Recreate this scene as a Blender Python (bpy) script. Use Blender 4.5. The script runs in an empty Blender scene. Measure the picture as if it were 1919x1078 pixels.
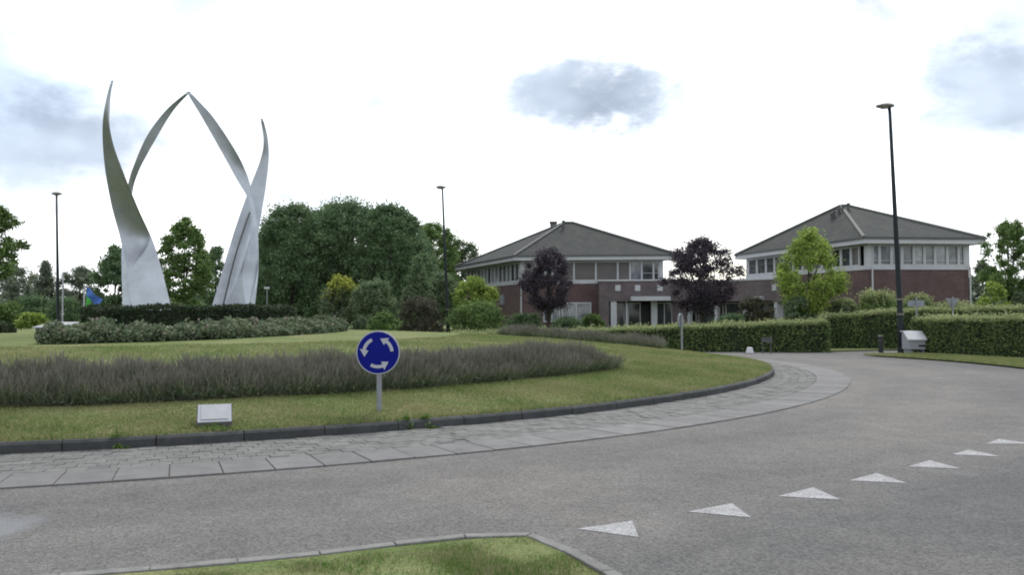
import bpy, math, random
import numpy as np
from mathutils import Matrix, Vector

rng = np.random.default_rng(7)
random.seed(7)
SC = bpy.context.scene
COL = SC.collection

# ------------------------------------------------------------------ camera
IW, IH, F, Y0, ROLL, CAMH = 1919.0, 1078.0, 1600.0, 585.0, math.radians(0.25), 1.6
PITCH = math.atan((Y0 - IH / 2) / F)
cam_d = bpy.data.cameras.new('camera')
cam_d.sensor_fit = 'HORIZONTAL'; cam_d.sensor_width = 36.0
cam_d.lens = F * 36.0 / IW
cam_d.clip_start = 0.1; cam_d.clip_end = 4000
cam = bpy.data.objects.new('camera', cam_d); COL.objects.link(cam)
cam.matrix_world = Matrix.Translation((0, 0, CAMH)) @ Matrix.Rotation(math.pi / 2 + PITCH, 4, 'X') @ Matrix.Rotation(-ROLL, 4, 'Z')
SC.camera = cam


def ray(px, py):
    """direction (y component 1) through a point of the photograph"""
    x = (px - IW / 2) / F; y = -(py - IH / 2) / F
    c, s = math.cos(-ROLL), math.sin(-ROLL)
    x, y = c * x - s * y, s * x + c * y
    cp, sp = math.cos(PITCH), math.sin(PITCH)
    v = Vector((x, cp - y * sp, sp + y * cp))
    return v / v.y


def W(px, py, d):
    v = ray(px, py)
    return Vector((v.x * d, d, CAMH + v.z * d))


# ------------------------------------------------------------------ sky, sun, exposure
SUN_EL, SUN_AZ = math.radians(48), math.radians(12)      # azimuth from +Y towards +X
world = bpy.data.worlds.new('World'); SC.world = world; world.use_nodes = True
nt = world.node_tree; nt.nodes.clear()


def wn(t, **kw):
    n = nt.nodes.new(t)
    for k, v in kw.items(): setattr(n, k, v)
    return n


def wmath(op, a, b=None, c=None, clamp=False):
    n = wn('ShaderNodeMath', operation=op, use_clamp=clamp)
    for i, v in enumerate((a, b, c)):
        if v is None: continue
        if isinstance(v, (int, float)): n.inputs[i].default_value = v
        else: nt.links.new(v, n.inputs[i])
    return n.outputs[0]


sky = wn('ShaderNodeTexSky', sky_type='NISHITA', sun_disc=False)
sky.sun_elevation = SUN_EL; sky.sun_rotation = SUN_AZ; sky.air_density = 1.0; sky.dust_density = 1.5
tc = wn('ShaderNodeTexCoord')
DIRV = tc.outputs['Generated']
n1 = wn('ShaderNodeTexNoise'); n1.inputs['Scale'].default_value = 7.0; n1.inputs['Detail'].default_value = 5; n1.inputs['Roughness'].default_value = 0.52
n2 = wn('ShaderNodeTexNoise'); n2.inputs['Scale'].default_value = 2.6; n2.inputs['Detail'].default_value = 6; n2.inputs['Roughness'].default_value = 0.55
sc_ = wn('ShaderNodeVectorMath', operation='MULTIPLY'); sc_.inputs[1].default_value = (1, 1, 1.9)
nt.links.new(DIRV, sc_.inputs[0])
for n in (n1, n2): nt.links.new(sc_.outputs[0], n.inputs['Vector'])
wnz = wn('ShaderNodeTexNoise'); wnz.inputs['Scale'].default_value = 9.0; wnz.inputs['Detail'].default_value = 5; wnz.inputs['Roughness'].default_value = 0.62
nt.links.new(sc_.outputs[0], wnz.inputs['Vector'])
wsub = wn('ShaderNodeVectorMath', operation='MULTIPLY_ADD'); wsub.inputs[1].default_value = (.20, .20, .13); wsub.inputs[2].default_value = (-.10, -.10, -.065)
nt.links.new(wnz.outputs['Color'], wsub.inputs[0])
wadd = wn('ShaderNodeVectorMath', operation='ADD'); nt.links.new(DIRV, wadd.inputs[0]); nt.links.new(wsub.outputs[0], wadd.inputs[1])
DIRW = wadd.outputs[0]
# grey cumulus undersides: the clouds seen over the scene, each an elliptical lump broken up by noise
CLOUDS = [(115, 245, 0.09, 0.048, 1.2), (30, 285, 0.075, 0.04, .8), (1075, 172, 0.10, 0.045, 1.2), (1130, 192, 0.11, 0.040, 1.35), (1855, 170, 0.085, 0.06, 1.2),
          (1870, 80, 0.05, 0.03, .45), (340, 268, 0.024, 0.013, .45), (385, 425, 0.03, 0.02, .3), (55, 428, 0.035, 0.012, .45), (1060, 40, 0.025, 0.012, .35),
          (300, 400, 0.02, 0.015, .2), (1750, 300, .04, .05, .18), (940, 470, .04, .02, .2)]
extra = np.random.default_rng(3)
for i in range(9):                                        # the same kind of cloud all round the sky
    az = extra.uniform(0.75, 2 * math.pi - 0.75); el = extra.uniform(0.1, 1.1)
    CLOUDS.append((None, (math.sin(az) * math.cos(el), math.cos(az) * math.cos(el), math.sin(el)), extra.uniform(.06, .15), extra.uniform(.04, .07), extra.uniform(.4, 1.)))
acc = None
for cl in CLOUDS:
    if cl[0] is None:
        v = Vector(cl[1])
    else:
        v = ray(cl[0], cl[1]).normalized()
    r = v.cross(Vector((0, 0, 1))).normalized(); u = r.cross(v)
    dots = []
    for ax, sz in ((r, cl[2]), (u, cl[3])):
        dn = wn('ShaderNodeVectorMath', operation='DOT_PRODUCT'); dn.inputs[1].default_value = tuple(ax / sz)
        nt.links.new(DIRW, dn.inputs[0]); dots.append((dn.outputs['Value'], ax.dot(v) / sz))
    e = wmath('ADD', wmath('MULTIPLY', dots[0][0], dots[0][0]), wmath('MULTIPLY', dots[1][0], dots[1][0]))
    fr = wn('ShaderNodeVectorMath', operation='DOT_PRODUCT'); fr.inputs[1].default_value = tuple(v); nt.links.new(DIRV, fr.inputs[0])
    e = wmath('ADD', e, wmath('MULTIPLY', wmath('LESS_THAN', fr.outputs['Value'], 0.3), 100.0))
    g = wmath('MULTIPLY', wmath('POWER', 2.718, wmath('MULTIPLY', e, -0.9)), cl[4])
    acc = g if acc is None else wmath('MAXIMUM', acc, g)
brk = wmath('MULTIPLY_ADD', n1.outputs['Fac'], 2.2, -1.1)
gray = wmath('ADD', acc, wmath('MULTIPLY', brk, wmath('MULTIPLY_ADD', acc, 0.55, 0.14)))
mr = wn('ShaderNodeMapRange', interpolation_type='SMOOTHSTEP'); mr.inputs['From Min'].default_value = 0.08; mr.inputs['From Max'].default_value = 1.25
nt.links.new(gray, mr.inputs['Value'])
cover = wn('ShaderNodeMapRange', interpolation_type='SMOOTHSTEP'); cover.inputs['From Min'].default_value = 0.42; cover.inputs['From Max'].default_value = 0.60
cover.inputs['To Min'].default_value = 0.5
nt.links.new(n2.outputs['Fac'], cover.inputs['Value'])
skyb = wn('ShaderNodeVectorMath', operation='SCALE'); skyb.inputs['Scale'].default_value = 0.12
nt.links.new(sky.outputs[0], skyb.inputs[0])
n3 = wn('ShaderNodeTexNoise'); n3.inputs['Scale'].default_value = 4.2; n3.inputs['Detail'].default_value = 6; n3.inputs['Roughness'].default_value = 0.55; n3.inputs['Distortion'].default_value = .4
nt.links.new(sc_.outputs[0], n3.inputs['Vector'])
deck = wn('ShaderNodeValToRGB'); deck.color_ramp.elements[0].position = .36; deck.color_ramp.elements[1].position = .60
deck.color_ramp.elements[0].color = (.37, .40, .435, 1); deck.color_ramp.elements[1].color = (1, 1, 1, 1)
nt.links.new(n3.outputs['Fac'], deck.inputs[0])
dk = wn('ShaderNodeVectorMath', operation='MULTIPLY'); dk.inputs[1].default_value = (1.27, 1.28, 1.30); nt.links.new(deck.outputs[0], dk.inputs[0])
m1 = wn('ShaderNodeMixRGB'); nt.links.new(dk.outputs[0], m1.inputs[2])
nt.links.new(cover.outputs[0], m1.inputs[0]); nt.links.new(skyb.outputs[0], m1.inputs[1])
belly = wn('ShaderNodeValToRGB'); belly.color_ramp.elements[0].position = .36; belly.color_ramp.elements[1].position = .66
belly.color_ramp.elements[0].color = (.215, .26, .335, 1); belly.color_ramp.elements[1].color = (.44, .505, .60, 1)
bn = wn('ShaderNodeTexNoise'); bn.inputs['Scale'].default_value = 7.; bn.inputs['Detail'].default_value = 3; bn.inputs['Roughness'].default_value = .5; nt.links.new(sc_.outputs[0], bn.inputs['Vector'])
nt.links.new(bn.outputs['Fac'], belly.inputs[0])
m2 = wn('ShaderNodeMixRGB'); nt.links.new(belly.outputs[0], m2.inputs[2])
nt.links.new(mr.outputs[0], m2.inputs[0]); nt.links.new(m1.outputs[0], m2.inputs[1])
bg = wn('ShaderNodeBackground'); bg.inputs['Strength'].default_value = 1.0
out = wn('ShaderNodeOutputWorld')
nt.links.new(m2.outputs[0], bg.inputs[0]); nt.links.new(bg.outputs[0], out.inputs[0])

sun_d = bpy.data.lights.new('sun', 'SUN'); sun_d.energy = 1.7; sun_d.angle = math.radians(14); sun_d.color = (1.0, 0.95, 0.87)
sun = bpy.data.objects.new('sun', sun_d); COL.objects.link(sun)
sdir = Vector((math.sin(SUN_AZ) * math.cos(SUN_EL), math.cos(SUN_AZ) * math.cos(SUN_EL), math.sin(SUN_EL)))
sun.rotation_euler = sdir.to_track_quat('Z', 'Y').to_euler()
SC.view_settings.view_transform = 'Standard'; SC.view_settings.look = 'None'
SC.view_settings.exposure = 0.80; SC.view_settings.gamma = 1.0; SC.view_settings.use_curve_mapping = False
SC.render.engine = 'CYCLES'
SC.cycles.filter_width = 1.9
SC.cycles.use_denoising = True
SC.cycles.max_bounces = 5; SC.cycles.diffuse_bounces = 3; SC.cycles.glossy_bounces = 3; SC.cycles.transparent_max_bounces = 6

# ------------------------------------------------------------------ terrain functions
CX, CY = -10.3, 26.2                 # centre of the roundabout
KX, KY = -10.67, 27.18               # centre of the kerb circle, a little off the road's
R_K, R_A = 18.16, 19.2               # kerb face, outer edge of the overrun apron


def zg(x, y):
    t = np.clip((np.asarray(y, float) - 18.0) / 30.0, 0, 1)
    return -0.28 * t * t * (3 - 2 * t)


def zmound(x, y):
    r = np.hypot(np.asarray(x, float) - KX, np.asarray(y, float) - KY)
    t = np.clip((R_K - 0.1 - r) / 12.5, 0, 1)
    return zg(x, y) * (1 - t) + 0.14 + 0.84 * (1 - (1 - t) ** 1.8)


def zsurf(x, y):
    r = np.hypot(np.asarray(x, float) - KX, np.asarray(y, float) - KY)
    return np.where(r < R_K, zmound(x, y), zg(x, y))


def hit(px, py, zf=None):
    v = ray(px, py); zf = zf or zsurf
    t = np.arange(3, 140, 0.01)
    z = CAMH + v.z * t
    b = z < zf(v.x * t, t)
    i = int(np.argmax(b)) if b.any() else len(t) - 1
    return Vector((v.x * t[i], t[i], float(zf(v.x * t[i], t[i]))))


def polar(r, a):
    return CX + r * math.cos(a), CY + r * math.sin(a)


# ------------------------------------------------------------------ object helpers
def tag(o, label=None, cat=None, group=None, kind=None):
    if label: o['label'] = label
    if cat: o['category'] = cat
    if group: o['group'] = group
    if kind: o['kind'] = kind
    return o


def link(name, me, m=None, parent=None, loc=None):
    o = bpy.data.objects.new(name, me); COL.objects.link(o)
    if m is not None and me is not None and not me.materials: me.materials.append(m)
    if loc is not None: o.location = loc
    if parent is not None:
        o.parent = parent
        pl = parent.location
        pp = parent.parent
        off = Vector(pl) + (Vector(pp.location) if pp else Vector())
        o.matrix_parent_inverse = Matrix.Identity(4)
        o.location = Vector(o.location) - off if parent.rotation_euler[2] == 0 else o.location
    return o


def empty(name, loc):
    o = bpy.data.objects.new(name, None); COL.objects.link(o)
    o.location = loc; o.empty_display_size = 0.2
    return o


def fmesh(name, V, Q, uv=None, smooth=False):
    """fast mesh: V (n,3), Q (m,k) index array"""
    V = np.asarray(V, np.float32); Q = np.asarray(Q, np.int32)
    me = bpy.data.meshes.new(name)
    m, k = Q.shape
    me.vertices.add(len(V)); me.vertices.foreach_set('co', V.ravel())
    me.loops.add(m * k); me.loops.foreach_set('vertex_index', Q.ravel())
    me.polygons.add(m)
    me.polygons.foreach_set('loop_start', np.arange(0, m * k, k, dtype=np.int32))
    if smooth: me.polygons.foreach_set('use_smooth', np.ones(m, bool))
    me.update(calc_edges=True)
    return me


class MB:
    """collects faces into one mesh (world coordinates)"""
    def __init__(s): s.v = []; s.f = []; s.uv = []

    def add(s, vs, fs, uvs=None):
        o = len(s.v); s.v += [tuple(v) for v in vs]; s.f += [tuple(i + o for i in f) for f in fs]
        for j, f in enumerate(fs):
            s.uv += (uvs[j] if uvs else [(0, 0)] * len(f))

    def box(s, lo, hi):
        x0, y0, z0 = lo; x1, y1, z1 = hi
        s.add([(x0, y0, z0), (x1, y0, z0), (x1, y1, z0), (x0, y1, z0), (x0, y0, z1), (x1, y0, z1), (x1, y1, z1), (x0, y1, z1)],
              [(0, 3, 2, 1), (4, 5, 6, 7), (0, 1, 5, 4), (1, 2, 6, 5), (2, 3, 7, 6), (3, 0, 4, 7)])

    def tube(s, pts, rads, seg=10, cap=True):
        pts = [Vector(p) for p in pts]; rings = []
        o = len(s.v); vs = []
        for i, p in enumerate(pts):
            t = (pts[min(i + 1, len(pts) - 1)] - pts[max(i - 1, 0)]).normalized()
            a = t.cross(Vector((0, 1, 0)) if abs(t.y) < .9 else Vector((1, 0, 0))).normalized(); b = t.cross(a)
            for k in range(seg):
                th = 2 * math.pi * k / seg
                vs.append(p + (a * math.cos(th) + b * math.sin(th)) * rads[i])
        fs = []
        for i in range(len(pts) - 1):
            for k in range(seg):
                k2 = (k + 1) % seg
                fs.append((i * seg + k, i * seg + k2, (i + 1) * seg + k2, (i + 1) * seg + k))
        if cap:
            fs.append(tuple(range(seg - 1, -1, -1))); fs.append(tuple((len(pts) - 1) * seg + k for k in range(seg)))
        s.add(vs, fs)

    def build(s, name, m, parent=None, bevel=0, smooth=False, origin=None):
        me = bpy.data.meshes.new(name)
        loc = Vector(origin) if origin is not None else Vector((0, 0, 0))
        me.from_pydata([tuple(Vector(v) - loc) for v in s.v], [], s.f)
        uvl = me.uv_layers.new(name='UVMap')
        uvl.data.foreach_set('uv', np.array(s.uv, np.float32).ravel())
        if smooth:
            me.polygons.foreach_set('use_smooth', np.ones(len(s.f), bool))
        me.update()
        o = link(name, me, m, parent, loc)
        if bevel:
            b = o.modifiers.new('bevel', 'BEVEL'); b.width = bevel; b.segments = 2; b.limit_method = 'ANGLE'
        return o


def rot_from(n):
    """random orthonormal frames for n leaves"""
    a = rng.normal(size=(n, 3)); a /= np.linalg.norm(a, axis=1)[:, None]
    b = rng.normal(size=(n, 3)); b -= (a * b).sum(1)[:, None] * a; b /= np.linalg.norm(b, axis=1)[:, None]
    return a, b


def leaf_mesh(name, P, size, asp=0.55, droop=0.0, fold=0.25):
    """rhombic folded leaves (two triangles each) at points P"""
    n = len(P)
    a, b = rot_from(n)
    a[:, 2] -= droop; a /= np.linalg.norm(a, axis=1)[:, None]
    c = np.cross(a, b); c /= np.linalg.norm(c, axis=1)[:, None] + 1e-9
    s = (np.full(n, size) if np.isscalar(size) else size) * rng.uniform(.65, 1.35, n)
    s = s[:, None]
    V = np.empty((n, 4, 3))
    V[:, 0] = P - a * s * .5; V[:, 2] = P + a * s * .5
    V[:, 1] = P + b * s * asp * .5 + c * s * fold * .5; V[:, 3] = P - b * s * asp * .5 + c * s * fold * .5
    i = np.arange(n)[:, None] * 4
    Q = np.concatenate([i + np.array([[0, 1, 2]]), i + np.array([[0, 2, 3]])])
    return fmesh(name, V.reshape(-1, 3), Q)


def blade_mesh(name, P, h, w, lean=0.35, seg2=False):
    """upright narrow blades; one triangle each"""
    n = len(P); th = rng.uniform(0, 2 * math.pi, n)
    hh = h * rng.uniform(.5, 1.3, n) if np.isscalar(h) else h * rng.uniform(.8, 1.2, n)
    d = np.c_[np.cos(th), np.sin(th), np.zeros(n)]
    ph = rng.uniform(0, 2 * math.pi, n); l = rng.uniform(0, lean, n) * hh
    V = np.empty((n, 3, 3))
    V[:, 0] = P - d * (w * .5); V[:, 1] = P + d * (w * .5)
    V[:, 2] = P + np.c_[np.cos(ph) * l, np.sin(ph) * l, hh]
    return fmesh(name, V.reshape(-1, 3), np.arange(n * 3).reshape(-1, 3))


# ------------------------------------------------------------------ materials
def newmat(name):
    m = bpy.data.materials.new(name); m.use_nodes = True
    t = m.node_tree; b = t.nodes['Principled BSDF']
    return m, t, b


def plain(name, col, rough=.7, metal=0., var=.0, scale=4., bump=0., bscale=60., spec=None):
    m, t, b = newmat(name)
    b.inputs['Roughness'].default_value = rough; b.inputs['Metallic'].default_value = metal
    if spec is not None: b.inputs['Specular IOR Level'].default_value = spec
    if var:
        tcn = t.nodes.new('ShaderNodeTexCoord'); nz = t.nodes.new('ShaderNodeTexNoise')
        nz.inputs['Scale'].default_value = scale; nz.inputs['Detail'].default_value = 6; nz.inputs['Roughness'].default_value = .65
        t.links.new(tcn.outputs['Object'], nz.inputs['Vector'])
        mx = t.nodes.new('ShaderNodeValToRGB')
        mx.color_ramp.elements[0].position = .3; mx.color_ramp.elements[1].position = .7
        mx.color_ramp.elements[0].color = tuple(c * (1 - var) for c in col) + (1,)
        mx.color_ramp.elements[1].color = tuple(min(1, c * (1 + var)) for c in col) + (1,)
        t.links.new(nz.outputs['Fac'], mx.inputs[0]); t.links.new(mx.outputs[0], b.inputs['Base Color'])
    else:
        b.inputs['Base Color'].default_value = tuple(col) + (1,)
    if bump:
        tcn = t.nodes.new('ShaderNodeTexCoord'); nz = t.nodes.new('ShaderNodeTexNoise')
        nz.inputs['Scale'].default_value = bscale; nz.inputs['Detail'].default_value = 4
        t.links.new(tcn.outputs['Object'], nz.inputs['Vector'])
        bp = t.nodes.new('ShaderNodeBump'); bp.inputs['Strength'].default_value = bump; bp.inputs['Distance'].default_value = .02
        t.links.new(nz.outputs['Fac'], bp.inputs['Height']); t.links.new(bp.outputs[0], b.inputs['Normal'])
    return m


def foliage(name, dark, light, trans=.3, patch=.6, pscale=.9, rough=.6):
    m, t, b = newmat(name)
    geo = t.nodes.new('ShaderNodeNewGeometry'); tcn = t.nodes.new('ShaderNodeTexCoord')
    nz = t.nodes.new('ShaderNodeTexNoise'); nz.inputs['Scale'].default_value = pscale; nz.inputs['Detail'].default_value = 3
    t.links.new(tcn.outputs['Object'], nz.inputs['Vector'])
    ad = t.nodes.new('ShaderNodeMath'); ad.operation = 'MULTIPLY_ADD'; ad.inputs[1].default_value = patch * 2.2; ad.inputs[2].default_value = -patch * 1.1 + .0
    t.links.new(nz.outputs['Fac'], ad.inputs[0])
    a2 = t.nodes.new('ShaderNodeMath'); a2.operation = 'ADD'; a2.use_clamp = True
    t.links.new(ad.outputs[0], a2.inputs[0]); t.links.new(geo.outputs['Random Per Island'], a2.inputs[1])
    cr = t.nodes.new('ShaderNodeValToRGB')
    cr.color_ramp.elements[0].color = tuple(dark) + (1,); cr.color_ramp.elements[1].color = tuple(light) + (1,)
    t.links.new(a2.outputs[0], cr.inputs[0])
    t.links.new(cr.outputs[0], b.inputs['Base Color']); b.inputs['Roughness'].default_value = rough
    b.inputs['Specular IOR Level'].default_value = .25
    tr = t.nodes.new('ShaderNodeBsdfTranslucent'); t.links.new(cr.outputs[0], tr.inputs['Color'])
    mx = t.nodes.new('ShaderNodeMixShader'); mx.inputs[0].default_value = trans
    t.links.new(b.outputs[0], mx.inputs[1]); t.links.new(tr.outputs[0], mx.inputs[2])
    t.links.new(mx.outputs[0], t.nodes['Material Output'].inputs[0])
    return m


def ramp(t, src, pts):
    cr = t.nodes.new('ShaderNodeValToRGB')
    e = cr.color_ramp.elements
    e[0].position, e[1].position = pts[0][0], pts[-1][0]
    e[0].color = tuple(pts[0][1]) + (1,); e[1].color = tuple(pts[-1][1]) + (1,)
    for p, c in pts[1:-1]:
        k = e.new(p); k.color = tuple(c) + (1,)
    t.links.new(src, cr.inputs[0]); return cr.outputs[0]


def noise(t, vec, scale, detail=4, rough=.6):
    n = t.nodes.new('ShaderNodeTexNoise'); n.inputs['Scale'].default_value = scale; n.inputs['Detail'].default_value = detail; n.inputs['Roughness'].default_value = rough
    t.links.new(vec, n.inputs['Vector']); return n.outputs['Fac']


def mixc(t, fac, a, b, mode='MIX'):
    n = t.nodes.new('ShaderNodeMixRGB'); n.blend_type = mode
    for i, v in enumerate((fac, a, b)):
        if isinstance(v, (int, float)): n.inputs[i].default_value = v
        elif isinstance(v, tuple): n.inputs[i].default_value = v + (1,)
        else: t.links.new(v, n.inputs[i])
    return n.outputs[0]


def asphalt_mat():
    m, t, b = newmat('asphalt'); tcn = t.nodes.new('ShaderNodeTexCoord'); v = tcn.outputs['Object']
    vo = t.nodes.new('ShaderNodeTexVoronoi'); vo.inputs['Scale'].default_value = 62; t.links.new(v, vo.inputs['Vector'])
    sep = t.nodes.new('ShaderNodeSeparateColor'); t.links.new(vo.outputs['Color'], sep.inputs[0])
    stone = ramp(t, sep.outputs[0], [(0, (.070, .070, .070)), (.45, (.107, .105, .105)), (1, (.148, .145, .143))])
    wear = ramp(t, noise(t, v, .22, 3), [(.35, (.80, .82, .84)), (.65, (1.12, 1.10, 1.06))])
    c = mixc(t, 1., stone, wear, 'MULTIPLY')
    mid = ramp(t, noise(t, v, 2.3, 6, .7), [(.3, (.84, .84, .84)), (.7, (1.15, 1.14, 1.13))])
    c = mixc(t, 1., c, mid, 'MULTIPLY')
    # the ring carriageway is worn paler along the wheel track
    mp = t.nodes.new('ShaderNodeVectorMath'); mp.operation = 'DISTANCE'; mp.inputs[1].default_value = (CX, CY, 0); t.links.new(v, mp.inputs[0])
    wv = t.nodes.new('ShaderNodeMath'); wv.operation = 'MULTIPLY_ADD'; wv.inputs[1].default_value = .1; wv.inputs[2].default_value = -1.9
    t.links.new(mp.outputs['Value'], wv.inputs[0])
    ring = ramp(t, wv.outputs[0], [(0.0, (1.13, 1.12, 1.10)), (.11, (.93, .93, .93)), (.21, (1.08, 1.07, 1.05)), (.31, (.93, .93, .93)), (.37, (1.0, 1.0, 1.0)), (.44, (.80, .82, .83))])
    c = mixc(t, 1., c, ring, 'MULTIPLY')
    # dark drips and worn blotches
    oil = ramp(t, noise(t, v, .9, 4, .6), [(.62, (0,) * 3), (.78, (.30,) * 3)])
    c = mixc(t, oil, c, (.05, .05, .05))
    # a pale worn repair at the edge of the ring
    pc = hit(20, 990, zg); pd = t.nodes.new('ShaderNodeVectorMath'); pd.operation = 'DISTANCE'; pd.inputs[1].default_value = (pc.x - .25, pc.y, 0); t.links.new(v, pd.inputs[0])
    pa = t.nodes.new('ShaderNodeMath'); pa.operation = 'MULTIPLY_ADD'; pa.inputs[1].default_value = .9; t.links.new(noise(t, v, 2.2, 5, .6), pa.inputs[0]); t.links.new(pd.outputs['Value'], pa.inputs[2])
    c = mixc(t, ramp(t, pa.outputs[0], [(.72, (.75,) * 3), (.98, (0,) * 3)]), c, (.155, .165, .175))
    t.links.new(c, b.inputs['Base Color']); b.inputs['Roughness'].default_value = .9; b.inputs['Specular IOR Level'].default_value = .2
    bp = t.nodes.new('ShaderNodeBump'); bp.inputs['Strength'].default_value = .5; bp.inputs['Distance'].default_value = .012
    t.links.new(vo.outputs['Distance'], bp.inputs['Height']); t.links.new(bp.outputs[0], b.inputs['Normal'])
    return m


def lawn_mat():
    m, t, b = newmat('lawn_grass'); tcn = t.nodes.new('ShaderNodeTexCoord'); v = tcn.outputs['Object']
    a = noise(t, v, .55, 6, .65)
    st = t.nodes.new('ShaderNodeMapping'); st.inputs['Scale'].default_value = (.5, 2.6, 1); t.links.new(v, st.inputs['Vector'])
    s2 = noise(t, st.outputs[0], .9, 5, .6)
    mixf = mixc(t, .5, a, s2)
    c = ramp(t, mixf, [(.36, (.080, .120, .040)), (.5, (.128, .156, .066)), (.62, (.188, .184, .098))])
    f = ramp(t, noise(t, v, 34, 4, .7), [(.28, (.6, .6, .6)), (.72, (1.35, 1.35, 1.3))])
    c = mixc(t, 1., c, f, 'MULTIPLY')
    t.links.new(c, b.inputs['Base Color']); b.inputs['Roughness'].default_value = .95; b.inputs['Specular IOR Level'].default_value = .05
    bp = t.nodes.new('ShaderNodeBump'); bp.inputs['Strength'].default_value = .7; bp.inputs['Distance'].default_value = .03
    t.links.new(noise(t, v, 45, 3), bp.inputs['Height']); t.links.new(bp.outputs[0], b.inputs['Normal'])
    return m


def blade_mat(name, dark, mid, dry, scale=.55):
    m, t, b = newmat(name); tcn = t.nodes.new('ShaderNodeTexCoord'); v = tcn.outputs['Object']
    geo = t.nodes.new('ShaderNodeNewGeometry')
    f = mixc(t, .34, noise(t, v, scale, 6, .7), geo.outputs['Random Per Island'])
    c = ramp(t, f, [(.37, dark), (.49, mid), (.59, dry)])
    t.links.new(c, b.inputs['Base Color']); b.inputs['Roughness'].default_value = .7; b.inputs['Specular IOR Level'].default_value = .1
    tr = t.nodes.new('ShaderNodeBsdfTranslucent'); t.links.new(c, tr.inputs['Color'])
    mx = t.nodes.new('ShaderNodeMixShader'); mx.inputs[0].default_value = .35
    t.links.new(b.outputs[0], mx.inputs[1]); t.links.new(tr.outputs[0], mx.inputs[2]); t.links.new(mx.outputs[0], t.nodes['Material Output'].inputs[0])
    return m


def piece_mat(name, col, var=.2, scale=5, bump=.3, rough=.9, stain=.35):
    """stone or concrete pieces, each with a tone of its own"""
    m, t, b = newmat(name); tcn = t.nodes.new('ShaderNodeTexCoord'); oi = t.nodes.new('ShaderNodeObjectInfo'); geo = t.nodes.new('ShaderNodeNewGeometry')
    v = geo.outputs['Position']
    ad = t.nodes.new('ShaderNodeMath'); ad.operation = 'ADD'; t.links.new(oi.outputs['Random'], ad.inputs[0]); t.links.new(geo.outputs['Random Per Island'], ad.inputs[1])
    fr = t.nodes.new('ShaderNodeMath'); fr.operation = 'FRACT'; t.links.new(ad.outputs[0], fr.inputs[0])
    base = ramp(t, fr.outputs[0], [(0, tuple(c * (1 - var) for c in col)), (1, tuple(c * (1 + var) for c in col))])
    n = ramp(t, noise(t, v, scale, 6, .7), [(.3, (1 - stain,) * 3), (.65, (1.12,) * 3)])
    c = mixc(t, 1., base, n, 'MULTIPLY')
    g = ramp(t, noise(t, v, 90, 3, .6), [(.3, (.8,) * 3), (.7, (1.2,) * 3)])
    c = mixc(t, 1., c, g, 'MULTIPLY')
    t.links.new(c, b.inputs['Base Color']); b.inputs['Roughness'].default_value = rough; b.inputs['Specular IOR Level'].default_value = .25
    bp = t.nodes.new('ShaderNodeBump'); bp.inputs['Strength'].default_value = bump; bp.inputs['Distance'].default_value = .01
    t.links.new(noise(t, v, 70, 4), bp.inputs['Height']); t.links.new(bp.outputs[0], b.inputs['Normal'])
    return m


def brick_mat(name, c1, c2, mortar):
    m, t, b = newmat(name); tcn = t.nodes.new('ShaderNodeTexCoord'); v = tcn.outputs['UV']
    br = t.nodes.new('ShaderNodeTexBrick'); br.inputs['Scale'].default_value = 1.0
    br.inputs['Brick Width'].default_value = .22; br.inputs['Row Height'].default_value = .065; br.inputs['Mortar Size'].default_value = .006
    br.inputs['Color1'].default_value = c1 + (1,); br.inputs['Color2'].default_value = c2 + (1,); br.inputs['Mortar'].default_value = mortar + (1,)
    t.links.new(v, br.inputs['Vector'])
    n = ramp(t, noise(t, v, .8, 6, .7), [(.3, (.75,) * 3), (.7, (1.25,) * 3)])
    c = mixc(t, 1., br.outputs['Color'], n, 'MULTIPLY')
    t.links.new(c, b.inputs['Base Color']); b.inputs['Roughness'].default_value = .9
    return m


def roof_mat():
    m, t, b = newmat('roof_tile'); tcn = t.nodes.new('ShaderNodeTexCoord'); v = tcn.outputs['UV']
    br = t.nodes.new('ShaderNodeTexBrick'); br.inputs['Scale'].default_value = 1.0; br.inputs['Brick Width'].default_value = .3; br.inputs['Row Height'].default_value = .33; br.inputs['Mortar Size'].default_value = .02
    br.inputs['Color1'].default_value = (.039, .044, .046, 1); br.inputs['Color2'].default_value = (.050, .055, .055, 1); br.inputs['Mortar'].default_value = (.034, .037, .038, 1)
    t.links.new(v, br.inputs['Vector'])
    n = ramp(t, noise(t, v, .7, 6, .7), [(.3, (.78, .8, .8)), (.7, (1.25, 1.22, 1.12))])
    t.links.new(mixc(t, 1., br.outputs['Color'], n, 'MULTIPLY'), b.inputs['Base Color']); b.inputs['Roughness'].default_value = .85; b.inputs['Specular IOR Level'].default_value = .08
    bp = t.nodes.new('ShaderNodeBump'); bp.inputs['Strength'].default_value = .4; bp.inputs['Distance'].default_value = .03
    t.links.new(br.outputs['Fac'], bp.inputs['Height']); bp.invert = True; t.links.new(bp.outputs[0], b.inputs['Normal'])
    return m


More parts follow.
